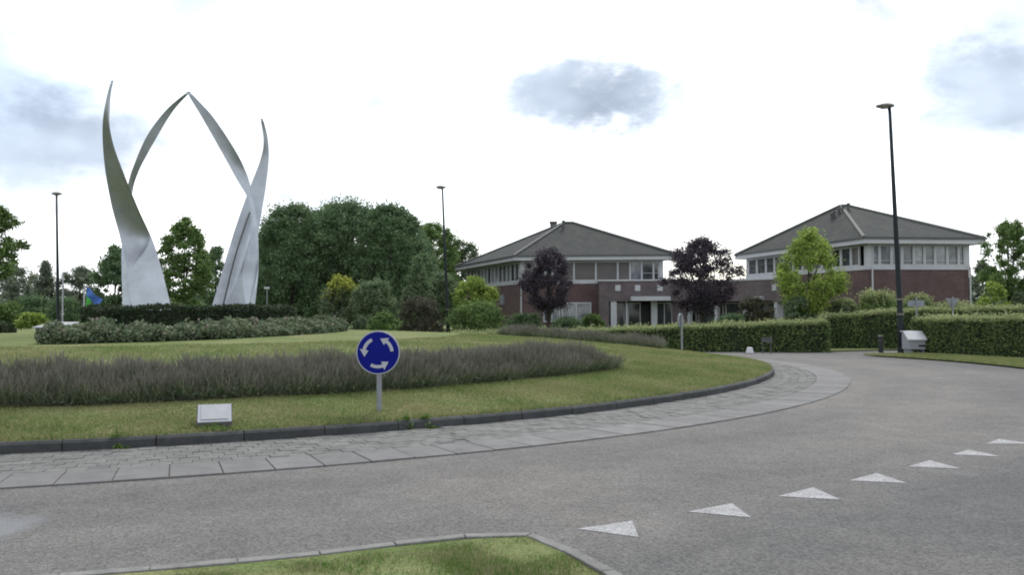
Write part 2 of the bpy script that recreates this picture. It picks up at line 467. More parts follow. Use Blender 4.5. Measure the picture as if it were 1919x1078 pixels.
def glass_mat(name, lo, hi):
    """glazing: each pane shows its own tone of blind, dim room or reflected sky, painted in"""
    m, t, b = newmat(name); oi = t.nodes.new('ShaderNodeObjectInfo'); geo = t.nodes.new('ShaderNodeNewGeometry')
    sx = t.nodes.new('ShaderNodeSeparateXYZ'); t.links.new(geo.outputs['Position'], sx.inputs[0])
    base = ramp(t, oi.outputs['Random'], [(0, lo), (1, hi)])
    n = ramp(t, noise(t, geo.outputs['Position'], 1.4, 4, .6), [(.35, (.55,) * 3), (.65, (1.4,) * 3)])
    wv = t.nodes.new('ShaderNodeTexWave'); wv.bands_direction = 'Z'; wv.inputs['Scale'].default_value = 3.2; t.links.new(geo.outputs['Position'], wv.inputs['Vector'])
    sl = ramp(t, wv.outputs['Fac'], [(0, (.85,) * 3), (1, (1.1,) * 3)])
    t.links.new(mixc(t, 1., mixc(t, 1., base, n, 'MULTIPLY'), sl, 'MULTIPLY'), b.inputs['Base Color']); b.inputs['Roughness'].default_value = .07
    b.inputs['Specular IOR Level'].default_value = .6
    return m


def worn_paint():
    m, t, b = newmat('road_paint'); geo = t.nodes.new('ShaderNodeNewGeometry'); v = geo.outputs['Position']
    a = ramp(t, noise(t, v, 5, 6, .7), [(.3, (.21, .215, .22)), (.62, (.31, .315, .325))])
    gr = ramp(t, noise(t, v, 75, 3, .7), [(.40, (1,) * 3), (.50, (0,) * 3)])
    c = mixc(t, gr, a, (.105, .107, .106))
    t.links.new(c, b.inputs['Base Color']); b.inputs['Roughness'].default_value = .85; b.inputs['Specular IOR Level'].default_value = .2
    return m


M = dict(
    asphalt=asphalt_mat(), lawn=lawn_mat(),
    blade=blade_mat('grass_blade', (.090, .150, .040), (.160, .205, .078), (.275, .255, .135)),
    blade_lush=blade_mat('verge_blade', (.070, .150, .026), (.135, .190, .060), (.255, .235, .140), 2.2),
    ground=plain('field_ground', (.070, .085, .030), .95, var=.3, scale=.5),
    soil=plain('bed_soil', (.045, .036, .027), .95, var=.3, scale=3, bump=.6, bscale=25),
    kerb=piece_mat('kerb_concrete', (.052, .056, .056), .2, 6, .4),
    slab=piece_mat('slab_concrete', (.127, .127, .127), .10, 3, .2, stain=.22),
    paver=piece_mat('paver_concrete', (.119, .120, .117), .14, 4, .3),
    joint=plain('joint_sand', (.088, .086, .080), .95, var=.3, scale=12),
    edging=piece_mat('edging_concrete', (.15, .15, .145), .12, 6, .3),
    paint=worn_paint(),
    steel=plain('stainless_steel', (.335, .36, .385), .46, 1.0, var=.18, scale=1.1, bump=.12, bscale=1.7),
    galv=plain('galvanised_steel', (.20, .215, .23), .6, .3, var=.15, scale=8),
    darkpole=plain('lamp_pole_paint', (.014, .019, .021), .6, 0, var=.2, scale=6, spec=.15),
    lamphead=plain('lamp_head_grey', (.17, .165, .16), .5),
    lens=plain('lamp_lens', (.32, .26, .24), .3),
    blue=plain('sign_blue', (.003, .007, .155), .55, var=.08, scale=10, spec=.1),
    white=plain('white_paint', (.43, .44, .46), .5, var=.08, scale=3),
    signwhite=plain('sign_white', (.33, .34, .37), .5),
    trim=plain('white_trim', (.37, .38, .40), .55, var=.08, scale=1.2),
    bluegrey=plain('blue_grey_panel', (.19, .21, .24), .6),
    glass=glass_mat('window_glass', (.018, .024, .026), (.060, .068, .070)),
    glass_sky=glass_mat('window_glass_pale', (.07, .08, .09), (.22, .24, .26)),  # pale tone: reflected sky and blinds put into the pane colour
    blind=plain('window_blind', (.085, .078, .074), .5, var=.25, scale=.8),
    interior=plain('dark_interior', (.02, .02, .022), .9),
    brick_a=brick_mat('brick_dark', (.074, .040, .041), (.102, .058, .058), (.085, .076, .075)),
    brick_b=brick_mat('brick_greyed', (.078, .060, .068), (.108, .085, .092), (.105, .098, .098)),
    roof=roof_mat(), ridge=plain('ridge_tile', (.085, .088, .082), .8, var=.2, scale=3),
    lead=plain('lead_flashing', (.06, .063, .066), .6),
    bark=plain('bark', (.035, .029, .023), .95, var=.35, scale=6, bump=.8, bscale=18),
    deep=foliage('deep_green_leaf', (0.056, 0.105, 0.053), (0.143, 0.215, 0.098), .35),
    mid=foliage('mid_green_leaf', (0.050, 0.095, 0.026), (0.161, 0.246, 0.076), .32),
    greyg=foliage('grey_green_leaf', (0.050, 0.080, 0.043), (0.156, 0.206, 0.112), .3),
    conif=foliage('blue_green_needle', (0.066, 0.111, 0.057), (0.178, 0.244, 0.123), .3),
    lime=foliage('lime_leaf', (0.105, 0.176, 0.037), (0.329, 0.428, 0.092), .4),
    yellow=foliage('yellow_leaf', (.17, .20, .030), (.36, .39, .075), .38),
    purple=foliage('purple_leaf', (0.032, 0.028, 0.038), (0.085, 0.067, 0.087), .3),
    rust=foliage('rusty_leaf', (.042, .047, .030), (.092, .088, .056), .3),
    hedge=foliage('beech_hedge_leaf', (0.051, 0.090, 0.032), (0.173, 0.232, 0.081), .3, pscale=1.6),
    hedgetop=foliage('hedge_new_growth', (0.176, 0.221, 0.090), (0.323, 0.362, 0.180), .42, pscale=1.6),
    yew=foliage('yew_needle', (0.014, 0.028, 0.012), (0.041, 0.067, 0.026), .2),
    rose=foliage('dusty_rose_leaf', (0.061, 0.094, 0.049), (0.182, 0.224, 0.135), .3, pscale=1.4),
    blossom=foliage('faded_blossom', (.20, .165, .145), (.30, .25, .22), .3),
    palef=foliage('pale_backlit_leaf', (.085, .115, .075), (.215, .255, .185), .45),  # paleness of back light put into the leaf colour
    lavleaf=foliage('lavender_leaf', (.050, .078, .045), (.135, .170, .100), .25, pscale=1.2),
    lavstem=foliage('lavender_stem', (.080, .105, .055), (.175, .205, .125), .25, pscale=1.2),
    lavspike=foliage('lavender_spike', (.090, .090, .072), (.168, .162, .136), .25, pscale=1.2),
    weed=foliage('weed_leaf', (.050, .100, .018), (.13, .21, .045), .3),
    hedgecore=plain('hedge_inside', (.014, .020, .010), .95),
    stonedark=plain('dark_stone', (.050, .043, .040), .85, var=.25, scale=12, bump=.4, bscale=50),
    plate=plain('pale_plate', (.23, .24, .26), .5, var=.10, scale=6),
    plate_edge=plain('plate_edge', (.23, .25, .28), .4),
    flagblue=plain('flag_blue', (.055, .13, .40), .8), flaggreen=plain('flag_green', (.09, .40, .07), .8),
    black=plain('black_plastic', (.012, .013, .014), .5),
    yellowp=plain('yellow_band', (.12, .115, .09), .6),
)

# ------------------------------------------------------------------ ground, road, island
def grid_mesh(name, x, y, zf, off):
    X, Y = np.meshgrid(x, y); Z = zf(X, Y) + off
    nx, ny = len(x), len(y)
    i = np.arange((ny - 1) * (nx - 1)); r, c = i // (nx - 1), i % (nx - 1); a = r * nx + c
    return fmesh(name, np.c_[X.ravel(), Y.ravel(), Z.ravel()], np.c_[a, a + 1, a + nx + 1, a + nx], smooth=True)


g = link('ground', grid_mesh('ground', np.r_[-1500, -400, np.arange(-120, 121, 8), 400, 1500], np.r_[-60, np.arange(-8, 60, 2), 80, 120, 300, 900, 2500], zg, -.05), M['ground'])
tag(g, kind='structure')
road = link('road', grid_mesh('road', np.arange(-42, 47, 2.0), np.arange(-10, 58, 1.0), zg, 0), M['asphalt'])
tag(road, kind='structure')


def polar_mesh(name, rs, a0, a1, na, zf, off, cx=CX, cy=CY):
    A = np.linspace(a0, a1, na); R, T = np.meshgrid(rs, A)
    X = cx + R * np.cos(T); Y = cy + R * np.sin(T)
    nr = len(rs); i = np.arange((na - 1) * (nr - 1)); r, c = i // (nr - 1), i % (nr - 1); a = r * nr + c
    return fmesh(name, np.c_[X.ravel(), Y.ravel(), (zf(X, Y) + off).ravel()], np.c_[a, a + 1, a + nr + 1, a + nr], smooth=True)


isl = link('island_lawn', polar_mesh('island_lawn', np.r_[np.linspace(0.01, 17.4, 42), R_K - .13], 0, 2 * math.pi, 160, zmound, 0, KX, KY), M['lawn'])
tag(isl, kind='structure')
RAD = math.radians
# outer verges: sheets of rough grass beyond the ring, open where the roads and the path leave
for a0, a1, r0 in ((-13, 15.2, 24.4), (24.5, 214, 24.6)):
    vg = link('verge', polar_mesh('verge', np.r_[r0, r0 + .3, 26, 28, 32, 38, 46, 60, 90], RAD(a0), RAD(a1), max(12, int((a1 - a0) / 2)), zg, .045), M['lawn'])
    tag(vg, kind='structure')

# kerb stones round the island
VIS0, VIS1 = RAD(-112), RAD(24)
kerb = empty('kerb', (KX, KY, 0)); tag(kerb, kind='structure')
kn = 114; kda = 2 * math.pi / kn


def arc_piece(r0, r1, da, z0, z1, seg=3, chamfer=0.0):
    """one stone, local frame: centre of roundabout at origin, mid angle 0"""
    b = MB(); prof = [(r0, z0), (r1, z0), (r1, z1 - chamfer), (r1 - chamfer, z1), (r0, z1)]
    vs = []; n = len(prof)
    for k in range(seg + 1):
        a = -da / 2 + da * k / seg
        vs += [(r * math.cos(a), r * math.sin(a), z) for r, z in prof]
    fs = []
    for k in range(seg):
        for j in range(n):
            fs.append((k * n + j, k * n + (j + 1) % n, (k + 1) * n + (j + 1) % n, (k + 1) * n + j))
    fs.append(tuple(range(n - 1, -1, -1))); fs.append(tuple(seg * n + j for j in range(n)))
    me = bpy.data.meshes.new('piece'); me.from_pydata(vs, [], fs); me.update(); return me


def place_arc(name, me, m, parent, a, dz=0., r_ref=R_K, tilt=0., cx=KX, cy=KY):
    o = bpy.data.objects.new(name, me); COL.objects.link(o)
    if not me.materials: me.materials.append(m)
    x, y = cx + r_ref * math.cos(a), cy + r_ref * math.sin(a)
    o.parent = parent; o.location = (0, 0, float(zg(x, y)) + dz); o.rotation_euler = (0, tilt, a)
    return o


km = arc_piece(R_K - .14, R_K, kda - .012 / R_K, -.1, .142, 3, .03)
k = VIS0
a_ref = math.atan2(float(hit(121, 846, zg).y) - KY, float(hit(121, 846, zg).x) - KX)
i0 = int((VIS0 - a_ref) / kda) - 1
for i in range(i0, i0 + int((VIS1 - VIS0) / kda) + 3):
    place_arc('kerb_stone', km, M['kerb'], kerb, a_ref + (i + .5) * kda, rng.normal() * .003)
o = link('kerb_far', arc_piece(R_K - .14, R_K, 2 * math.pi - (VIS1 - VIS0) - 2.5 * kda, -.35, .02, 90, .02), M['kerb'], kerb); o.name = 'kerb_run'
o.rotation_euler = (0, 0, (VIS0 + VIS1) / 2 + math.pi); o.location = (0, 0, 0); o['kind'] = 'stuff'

# overrun apron: slabs along the road edge, small pavers between them and the kerb
apron = link('apron', polar_mesh('apron', np.r_[16.85, 17.4, 17.9, 18.4, R_A - .01], 0, 2 * math.pi, 240, zg, .006), M['joint'])
tag(apron, kind='structure')
apr = empty('apron_origin', (0, 0, 0)); bpy.data.objects.remove(apr)
SW = .72
sn = 241; sda = 2 * math.pi / sn
smm = arc_piece(R_A - SW, R_A, sda - .016 / R_A, -.02, .018, 2, .005)
a_s = math.atan2(hit(209, 907, zg).y - CY, hit(209, 907, zg).x - CX)
i0 = int((VIS0 - a_s) / sda) - 1


def place_apron(name, me, m, a, dz, r_ref):
    o = place_arc(name, me, m, apron, a, dz, r_ref, 0., CX, CY); o.location = (CX, CY, o.location[2]); return o


for i in range(i0, i0 + int((RAD(36) - VIS0) / sda) + 3):
    place_apron('slab', smm, M['slab'], a_s + (i + .5) * sda, rng.normal() * .002, R_A - .3)
rows = 8; r_in = 16.95; rw = (R_A - SW - .012 - r_in) / rows
cands = []; pm = {}
for j in range(rows):
    rm = r_in + (j + .5) * rw; n = int(2 * math.pi * rm / .2); da = 2 * math.pi / n
    pm[j] = arc_piece(r_in + j * rw + .004, r_in + (j + 1) * rw - .004, da - .008 / rm, -.02, .017, 1, .005)
    for i in range(n):
        a = i * da + (da / 2 if j % 2 else 0)
        aa = (a + math.pi) % (2 * math.pi) - math.pi
        x, y = polar(rm, aa)
        if math.hypot(x - KX, y - KY) < R_K - .1: continue
        if y < 2 or abs(x / max(y, 1)) > .68 or aa > RAD(40) and aa < RAD(200): continue
        cands.append((math.hypot(x, y), j, aa, rm))
cands.sort()
rest = MB()
for q, (dd, j, aa, rm) in enumerate(cands):
    if q < 300:
        place_apron('paver', pm[j], M['paver'], aa, rng.normal() * .003, rm)
    else:
        x, y = polar(rm, aa); z = float(zg(x, y)) + rng.normal() * .003
        ca, sa = math.cos(aa), math.sin(aa)
        rest.add([(CX + v.co.x * ca - v.co.y * sa, CY + v.co.x * sa + v.co.y * ca, v.co.z + z) for v in pm[j].vertices], [tuple(p.vertices) for p in pm[j].polygons])
tag(rest.build('far_pavers', M['paver'], apron), kind='stuff')

# give-way triangles painted on the road
TRI = [[(1082, 993), (1185, 978), (1197, 1009)], [(1288, 961), (1372, 945), (1408, 972)], [(1458, 932), (1524, 915), (1575, 938)],
       [(1592, 902), (1643, 888), (1700, 907)], [(1701, 876), (1742, 864), (1802, 880)], [(1784, 853), (1815, 844), (1876, 857)], [(1847, 833), (1872, 824), (1935, 833)]]
for tr in TRI:
    pts = [hit(*p, zg) for p in tr]; c = sum(pts, Vector()) / 3
    b = MB(); b.add([p + Vector((0, 0, .005)) for p in pts] + [p + Vector((0, 0, .001)) for p in pts], [(2, 1, 0), (0, 1, 4, 3), (1, 2, 5, 4), (2, 0, 3, 5)])
    b.build('give_way_triangle', M['paint'], road, origin=c)
# splitter island in the foreground
fx = [hit(*p, zg) for p in [(-250, 1110), (0, 1094), (230, 1076), (400, 1061), (600, 1042), (760, 1022), (880, 1009), (940, 1005), (985, 1005), (1020, 1012), (1060, 1030), (1110, 1056), (1160, 1085), (1230, 1130)]]
edge2 = [(p.x, p.y) for p in fx]


def off_poly(pl, d):
    o = []
    for i, p in enumerate(pl):
        a = Vector(pl[max(i - 1, 0)]); c = Vector(pl[min(i + 1, len(pl) - 1)]); t = (c - a).normalized()
        o.append((p[0] + t.y * d, p[1] - t.x * d))
    return o


def resample(pl, step):
    pl = [Vector(p) for p in pl]; L = [0.]
    for a, c in zip(pl, pl[1:]): L.append(L[-1] + (c - a).length)
    n = max(2, int(round(L[-1] / step)) + 1); o = []
    for s in np.linspace(0, L[-1], n):
        i = min(int(np.searchsorted(L, s, 'right')) - 1, len(pl) - 2)
        f = (s - L[i]) / max(L[i + 1] - L[i], 1e-6); o.append(tuple(pl[i].lerp(pl[i + 1], f)))
    return o


inner = off_poly(edge2, .07)
spl_pts = inner + [(inner[-1][0] + .6, -3.0), (inner[0][0] - .5, -3.0)]
b = MB(); b.add([(x, y, .020 + .008 * math.sin(x * 3.1) * math.sin(y * 2.3)) for x, y in spl_pts], [tuple(range(len(spl_pts) - 1, -1, -1))])
spl = b.build('splitter_island', M['lawn']); tag(spl, kind='structure')
rs = resample(edge2, .5); ri = off_poly(rs, .09)
for i in range(len(rs) - 1):
    a, c = Vector(rs[i]), Vector(rs[i + 1]); t = (c - a).normalized() * .004
    p = [a + t, c - t, Vector(ri[i + 1]) - t, Vector(ri[i]) + t]
    zz = .034 + rng.normal() * .002
    b = MB(); b.add([(q.x, q.y, -.05) for q in p] + [(q.x, q.y, zz) for q in p], [(0, 1, 2, 3), (7, 6, 5, 4), (4, 5, 1, 0), (5, 6, 2, 1), (6, 7, 3, 2), (7, 4, 0, 3)])
    b.build('edging_stone', M['edging'], spl, bevel=.008)


def in_poly(P, poly):
    x, y = P[:, 0], P[:, 1]; c = np.zeros(len(P), bool); n = len(poly)
    for i in range(n):
        x0, y0 = poly[i]; x1, y1 = poly[(i + 1) % n]
        k = ((y0 > y) != (y1 > y)) & (x < (x1 - x0) * (y - y0) / ((y1 - y0) + 1e-12) + x0)
        c ^= k
    return c


# grass on the splitter
P = np.c_[rng.uniform(-3.6, 1.2, 150000), rng.uniform(4.3, 6.4, 150000)]
P = P[in_poly(P, spl_pts)]
patch = np.sin(P[:, 0] * 2.7 + 1) * np.sin(P[:, 1] * 3.9 + .4) + .6 * np.sin(P[:, 0] * 7.1 + P[:, 1] * 5.3)
keep = (rng.uniform(0, 1, len(P)) < np.clip(.5 + .42 * patch, .10, 1)) & in_poly(P, off_poly(edge2, .095) + spl_pts[-2:])
P = P[keep]; patch = patch[keep]
h = .022 + .016 * np.clip(patch + .4, 0, 1.6)
tuft = np.zeros(len(P))
for tx, ty in [((hit(885, 1030, zg).x), hit(885, 1030, zg).y), (hit(925, 1022, zg).x, hit(925, 1022, zg).y), (hit(1050, 1062, zg).x, hit(1050, 1062, zg).y), (hit(985, 1018, zg).x, hit(985, 1018, zg).y), (hit(700, 1055, zg).x, hit(700, 1055, zg).y), (hit(560, 1072, zg).x, hit(560, 1072, zg).y)]:
    tuft = np.maximum(tuft, np.exp(-((P[:, 0] - tx) ** 2 + (P[:, 1] - ty) ** 2) / .02))
E2 = np.array(resample(edge2, .05)); dist = np.min(np.hypot(P[:, None, 0] - E2[None, :, 0], P[:, None, 1] - E2[None, :, 1]), axis=1) if len(P) < 60000 else np.concatenate([np.min(np.hypot(q[:, None, 0] - E2[None, :, 0], q[:, None, 1] - E2[None, :, 1]), axis=1) for q in np.array_split(P, 8)])
h = h * np.clip((dist - .08) / .45, .22, 1) + tuft * .045 * np.clip((dist - .1) / .3, .5, 1)
sg = link('splitter_grass', blade_mesh('splitter_grass', np.c_[P, np.full(len(P), .016)], h, .007, .9), M['blade_lush'])
tag(sg, 'rough tufted grass on the splitter island in the foreground', 'grass', kind='stuff')

# grass on the central island, thick near the kerb and thinner farther off
def island_points(n, rmin, rmax, amin, amax):
    r = np.sqrt(rng.uniform(rmin ** 2, rmax ** 2, n)); a = rng.uniform(amin, amax, n)
    return np.c_[KX + r * np.cos(a), KY + r * np.sin(a)]


P1 = island_points(240000, 15.4, R_K - .1, RAD(-103), RAD(-22)); P2 = island_points(160000, 9, 15.8, RAD(-108), RAD(10)); P3 = island_points(70000, 14, R_K - .1, RAD(-25), RAD(20))
P4 = island_points(14000, R_K - .24, R_K - .06, RAD(-105), RAD(20))
lip = P4 + 0
allP = np.r_[P1, P2, P3]
hh = np.r_[np.full(len(P1), .034), np.full(len(P2), .045), np.full(len(P3), .045)] * rng.uniform(.5, 1.25, len(allP))
tuf = np.sin(allP[:, 0] * 1.9) * np.sin(allP[:, 1] * 2.6 + allP[:, 0]); hh *= (1 + .35 * tuf)
allP = np.r_[allP, P4]; hh = np.r_[hh, np.full(len(P4), .05) * rng.uniform(.3, 1.6, len(P4))]
ig = link('island_grass', blade_mesh('island_grass', np.c_[allP, zmound(allP[:, 0], allP[:, 1]) - .005], hh, .012, .9), M['blade'])
tag(ig, 'short mown grass on the mound of the roundabout', 'grass', kind='stuff')

rr_ = np.sqrt(rng.uniform(24.45 ** 2, 27 ** 2, 60000)); aa_ = rng.uniform(RAD(-13), RAD(15), 60000)
Pv = np.c_[CX + rr_ * np.cos(aa_), CY + rr_ * np.sin(aa_)]
vgr = link('verge_grass', blade_mesh('verge_grass', np.c_[Pv, zg(Pv[:, 0], Pv[:, 1]) + .04], .07, .02, .9), M['blade'])
tag(vgr, 'rough grass on the verge below the near hedge', 'grass', kind='stuff')

# ------------------------------------------------------------------ plants: generic builders
def tree(px, ytop, ybase, wpx, d, mat, label, cat='tree', name='tree', shape='round', n=9000, leaf=.22, clumps=70, crown_low=None, trunk=True, group=None, lump=.15, dense=.30, depth=1.0, seed=None, mat2=None, frac2=0, thin=0., zbase=None):
    """crown of many leaves in clumps on a tapered trunk with limbs"""
    global rng
    old = rng; rng = np.random.default_rng(seed if seed is not None else abs(int(px * 7 + d)))
    n = int(n * 1.5); leaf *= .82; clumps = int(clumps * 1.5); dense *= .88
    bp = W(px, ybase, d); zb = float(zg(bp.x, bp.y)) if zbase is None else zbase
    base = Vector((bp.x, d, zb)); top = W(px, ytop, d).z
    cl = W(px, crown_low if crown_low else ybase, d).z
    cl = max(cl, zb + .05); H = top - cl; R = wpx / 2 / F * d
    root = empty(name, base); tag(root, label, cat, group)
    # clump centres
    C = []; RC = []
    t0 = rng.uniform(0, 1, clumps); az = rng.uniform(0, 2 * math.pi, clumps)
    ph = rng.uniform(0, 6.28, 4)
    for t, a in zip(t0, az):
        if shape == 'round': prof = math.sin(math.pi * min(.97, max(.07, t))) ** .6
        elif shape == 'oval': prof = (math.sin(math.pi * (.1 + .86 * t ** .85))) ** .8
        elif shape == 'cone': prof = max(.06, (1 - t) ** .8) * (1 if t > .06 else .7)
        elif shape == 'dome': prof = math.sqrt(max(.03, 1 - (t * .97) ** 2.4))
        else: prof = 1
        prof *= 1 + lump * (math.sin(2 * a + ph[0]) * .5 + math.sin(3 * a + 5 * t + ph[1]) * .6)
        q = rng.uniform(.35, 1) ** .55
        rc = dense * R * rng.uniform(.6, 1.15)
        rr = max(0, prof * R * q - rc * .35)
        C.append((base.x + math.cos(a) * rr, base.y + math.sin(a) * rr * depth, cl + H * (.04 + .92 * t) - rc * (.25 if t > .85 else 0))); RC.append(rc)
    C = np.array(C); RC = np.array(RC)
    w = RC ** 2; idx = rng.choice(clumps, n, p=w / w.sum())
    g = rng.normal(size=(n, 3)); g /= np.linalg.norm(g, axis=1)[:, None]
    g *= np.minimum(np.abs(rng.normal(size=n)) * .55 + .18, 1.5)[:, None] * RC[idx][:, None]; g[:, 2] *= .85
    Pn = C[idx] + g
    Pn = Pn[(Pn[:, 2] > zb + .03) & (Pn[:, 2] < top + .25 * R * .5)]
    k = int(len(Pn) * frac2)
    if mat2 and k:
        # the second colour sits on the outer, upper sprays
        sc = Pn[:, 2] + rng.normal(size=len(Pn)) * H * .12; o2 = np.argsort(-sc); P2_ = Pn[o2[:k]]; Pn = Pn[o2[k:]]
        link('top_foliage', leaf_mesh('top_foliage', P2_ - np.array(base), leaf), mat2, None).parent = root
    c = link('crown', leaf_mesh('crown', Pn - np.array(base), leaf), mat); c.parent = root
    if trunk:
        tb = MB(); tr = max(.05, R * .055)
        topz = cl + H * .72 - zb
        tb.tube([(0, 0, -.1), (tr * .3, 0, topz * .35), (-tr * .3, tr * .3, topz * .7), (0, 0, topz)], [tr * 1.25, tr, tr * .6, tr * .18], 8)
        for j in rng.choice(clumps, min(9, clumps), replace=False):
            e = Vector(C[j]) - base; s = Vector((0, 0, max(.2, e.z * rng.uniform(.35, .6)))); s.z = min(s.z, topz * .85)
            tb.tube([s, s.lerp(e, .5) + Vector((0, 0, .08 * H * .3)), e], [tr * .5, tr * .3, tr * .1], 6)
        t_ = tb.build('trunk', M['bark']); t_.parent = root
    rng = old
    return root


def hedge(pl, width, h, label, mat, top, n_m2=900, leaf=.09, name='hedge', cat='hedge', topn=.35, zf=zg, flare=.1, shoots=.09):
    """clipped hedge along a ground polyline [(x,y,height factor)]; foliage, top growth and the dark inside are its parts"""
    pl3 = pl; P2 = [Vector(p[:2]) for p in pl3]; c = P2[0].lerp(P2[-1], .5)
    root = empty(name, (c.x, c.y, float(zf(c.x, c.y)))); tag(root, label, cat)
    O = np.array(root.location)
    L = [0.]
    for a, b_ in zip(P2, P2[1:]): L.append(L[-1] + (b_ - a).length)
    tot = L[-1]

    def at(s):
        i = np.clip(np.searchsorted(L, s, 'right') - 1, 0, len(P2) - 2)
        LL = np.array(L); f = (s - LL[i]) / (LL[i + 1] - LL[i])
        A = np.array([tuple(p) for p in P2]); Hf = np.array([p[2] for p in pl3])
        p = A[i] * (1 - f)[:, None] + A[i + 1] * f[:, None]; t = A[i + 1] - A[i]; t /= np.linalg.norm(t, axis=1)[:, None]
        return p, np.c_[t[:, 1], -t[:, 0]], Hf[i] * (1 - f) + Hf[i + 1] * f

    def surf(n, which):
        s = rng.uniform(0, tot, n); p, nn, hf = at(s)
        wob = .05 * np.sin(s * 1.7) + .04 * np.sin(s * 4.3 + 1)
        if which == 'side':
            side = rng.choice([-1, 1], n); v = rng.uniform(0, 1, n) ** .9
            off = side * (width / 2 + wob + flare * (1 - v) * .3 + rng.normal(size=n) * .045 - .02); z = v * h * hf
        else:
            v = rng.uniform(-1, 1, n); off = v * (width / 2 + .03); z = h * hf + rng.normal(size=n) * .03 + .03 * np.sin(s * 2.9) - .10 * np.abs(v) ** 4
        xy = p + nn * off[:, None]
        return np.c_[xy, zf(xy[:, 0], xy[:, 1]) + z]
    ns = int(tot * h * 2 * n_m2); S = surf(ns, 'side')
    # ends
    ne = int(width * h * n_m2 * 2); ends = []
    for k_, (s0, sg_) in enumerate(((0., -1), (tot, 1))):
        p, nn, hf = at(np.full(ne // 2, min(max(s0, 1e-4), tot - 1e-4))); t = np.c_[-nn[:, 1], nn[:, 0]]
        xy = p + nn * rng.uniform(-width / 2, width / 2, ne // 2)[:, None] + t * (sg_ * (.0 + rng.normal(size=ne // 2) * .05))[:, None]
        ends.append(np.c_[xy, zf(xy[:, 0], xy[:, 1]) + rng.uniform(0, 1, ne // 2) * h * hf])
    S = np.r_[S, ends[0], ends[1]]
    o = link('foliage', leaf_mesh('foliage', S - O, leaf), mat); o.parent = root
    T = surf(int(tot * width * n_m2 * 1.3), 'top')
    T2 = surf(int(tot * width * n_m2 * topn), 'top'); T2[:, 2] += np.abs(rng.normal(size=len(T2))) * shoots
    o = link('top_growth', leaf_mesh('top_growth', np.r_[T, T2] - O, leaf), top); o.parent = root
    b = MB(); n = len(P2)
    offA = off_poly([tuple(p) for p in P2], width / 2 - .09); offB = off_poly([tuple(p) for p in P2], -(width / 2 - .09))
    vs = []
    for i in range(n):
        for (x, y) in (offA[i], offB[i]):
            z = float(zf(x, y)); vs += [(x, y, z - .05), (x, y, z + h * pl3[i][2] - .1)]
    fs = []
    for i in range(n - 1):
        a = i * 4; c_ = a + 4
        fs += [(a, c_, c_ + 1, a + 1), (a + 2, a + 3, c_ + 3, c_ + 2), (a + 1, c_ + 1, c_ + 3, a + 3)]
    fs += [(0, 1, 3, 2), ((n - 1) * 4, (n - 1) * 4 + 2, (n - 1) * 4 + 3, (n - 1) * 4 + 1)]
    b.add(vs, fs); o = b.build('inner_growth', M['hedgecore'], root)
    return root


# ------------------------------------------------------------------ buildings
class Wall:
    """a wall line from A to B (plan), outward side given by the camera"""
    def __init__(s, A, B):
        s.A, s.B = Vector(A), Vector(B); s.L = (s.B - s.A).length; s.u = (s.B - s.A) / s.L
        n = Vector((s.u.y, -s.u.x))
        s.n = n if n.dot(-s.A) > 0 else -n

    def ucol(s, px, py=560):
        v = ray(px, py)          # X = v.x * Y ; solve on the line
        den = s.u.x - v.x * s.u.y
        return (v.x * s.A.y - s.A.x) / den

    def z_at(s, px, py):
        p = s.pt(s.ucol(px, py), 0); return CAMH + ray(px, py).z * p.y

    def pt(s, u, n): return s.A + s.u * u + s.n * n

    def box(s, b, u0, u1, z0, z1, n0, n1):
        q = [s.pt(u, n) for u, n in ((u0, n1), (u1, n1), (u1, n0), (u0, n0))]
        vs = [(p.x, p.y, z0) for p in q] + [(p.x, p.y, z1) for p in q]
        us = [u0, u1, u1 + abs(n1 - n0), u0 - abs(n1 - n0)]
        fs = [(3, 2, 1, 0), (4, 5, 6, 7), (0, 1, 5, 4), (1, 2, 6, 5), (2, 3, 7, 6), (3, 0, 4, 7)]
        uv = []
        for f in fs:
            uv.append([(us[i % 4] if not (f == (2, 3, 7, 6)) else us[i % 4], z0 if i < 4 else z1) for i in f])
        b.add(vs, fs, uv)


def wpart(wall, name, m, parent, u0, u1, z0, z1, n0, n1, bevel=0):
    b = MB(); wall.box(b, u0, u1, z0, z1, n0, n1); return b.build(name, m, parent, bevel=bevel)


def window(wall, parent, u0, u1, z0, z1, pane, fw=.07, n0=-.05, n1=.06, divs=1, transom=None, vdiv=None):
    """window part: a frame mesh with its panes as sub-parts"""
    b = MB()
    wall.box(b, u0, u0 + fw, z0, z1, n0, n1); wall.box(b, u1 - fw, u1, z0, z1, n0, n1)
    wall.box(b, u0 + fw, u1 - fw, z0, z0 + fw, n0, n1 - .003); wall.box(b, u0 + fw, u1 - fw, z1 - fw, z1, n0, n1 - .003)
    cuts = [u0 + (u1 - u0) * k / divs for k in range(divs + 1)]
    for c in cuts[1:-1]: wall.box(b, c - fw / 2, c + fw / 2, z0 + fw, z1 - fw, n0, n1 - .006)
    if transom: wall.box(b, u0 + fw, u1 - fw, z0 + transom - .02, z0 + transom + .02, n0, n1 - .012)
    w = b.build('window', M['trim'], parent)
    for k in range(divs):
        a = cuts[k] + (fw if k == 0 else fw / 2) + .002; c = cuts[k + 1] - (fw if k == divs - 1 else fw / 2) - .002
        pb = MB(); wall.box(pb, a, c, z0 + fw + .002, z1 - fw - .002, n0 + .01, n0 + .03)
        pb.build('pane', pane if not isinstance(pane, list) else pane[k % len(pane)], w)
    return w


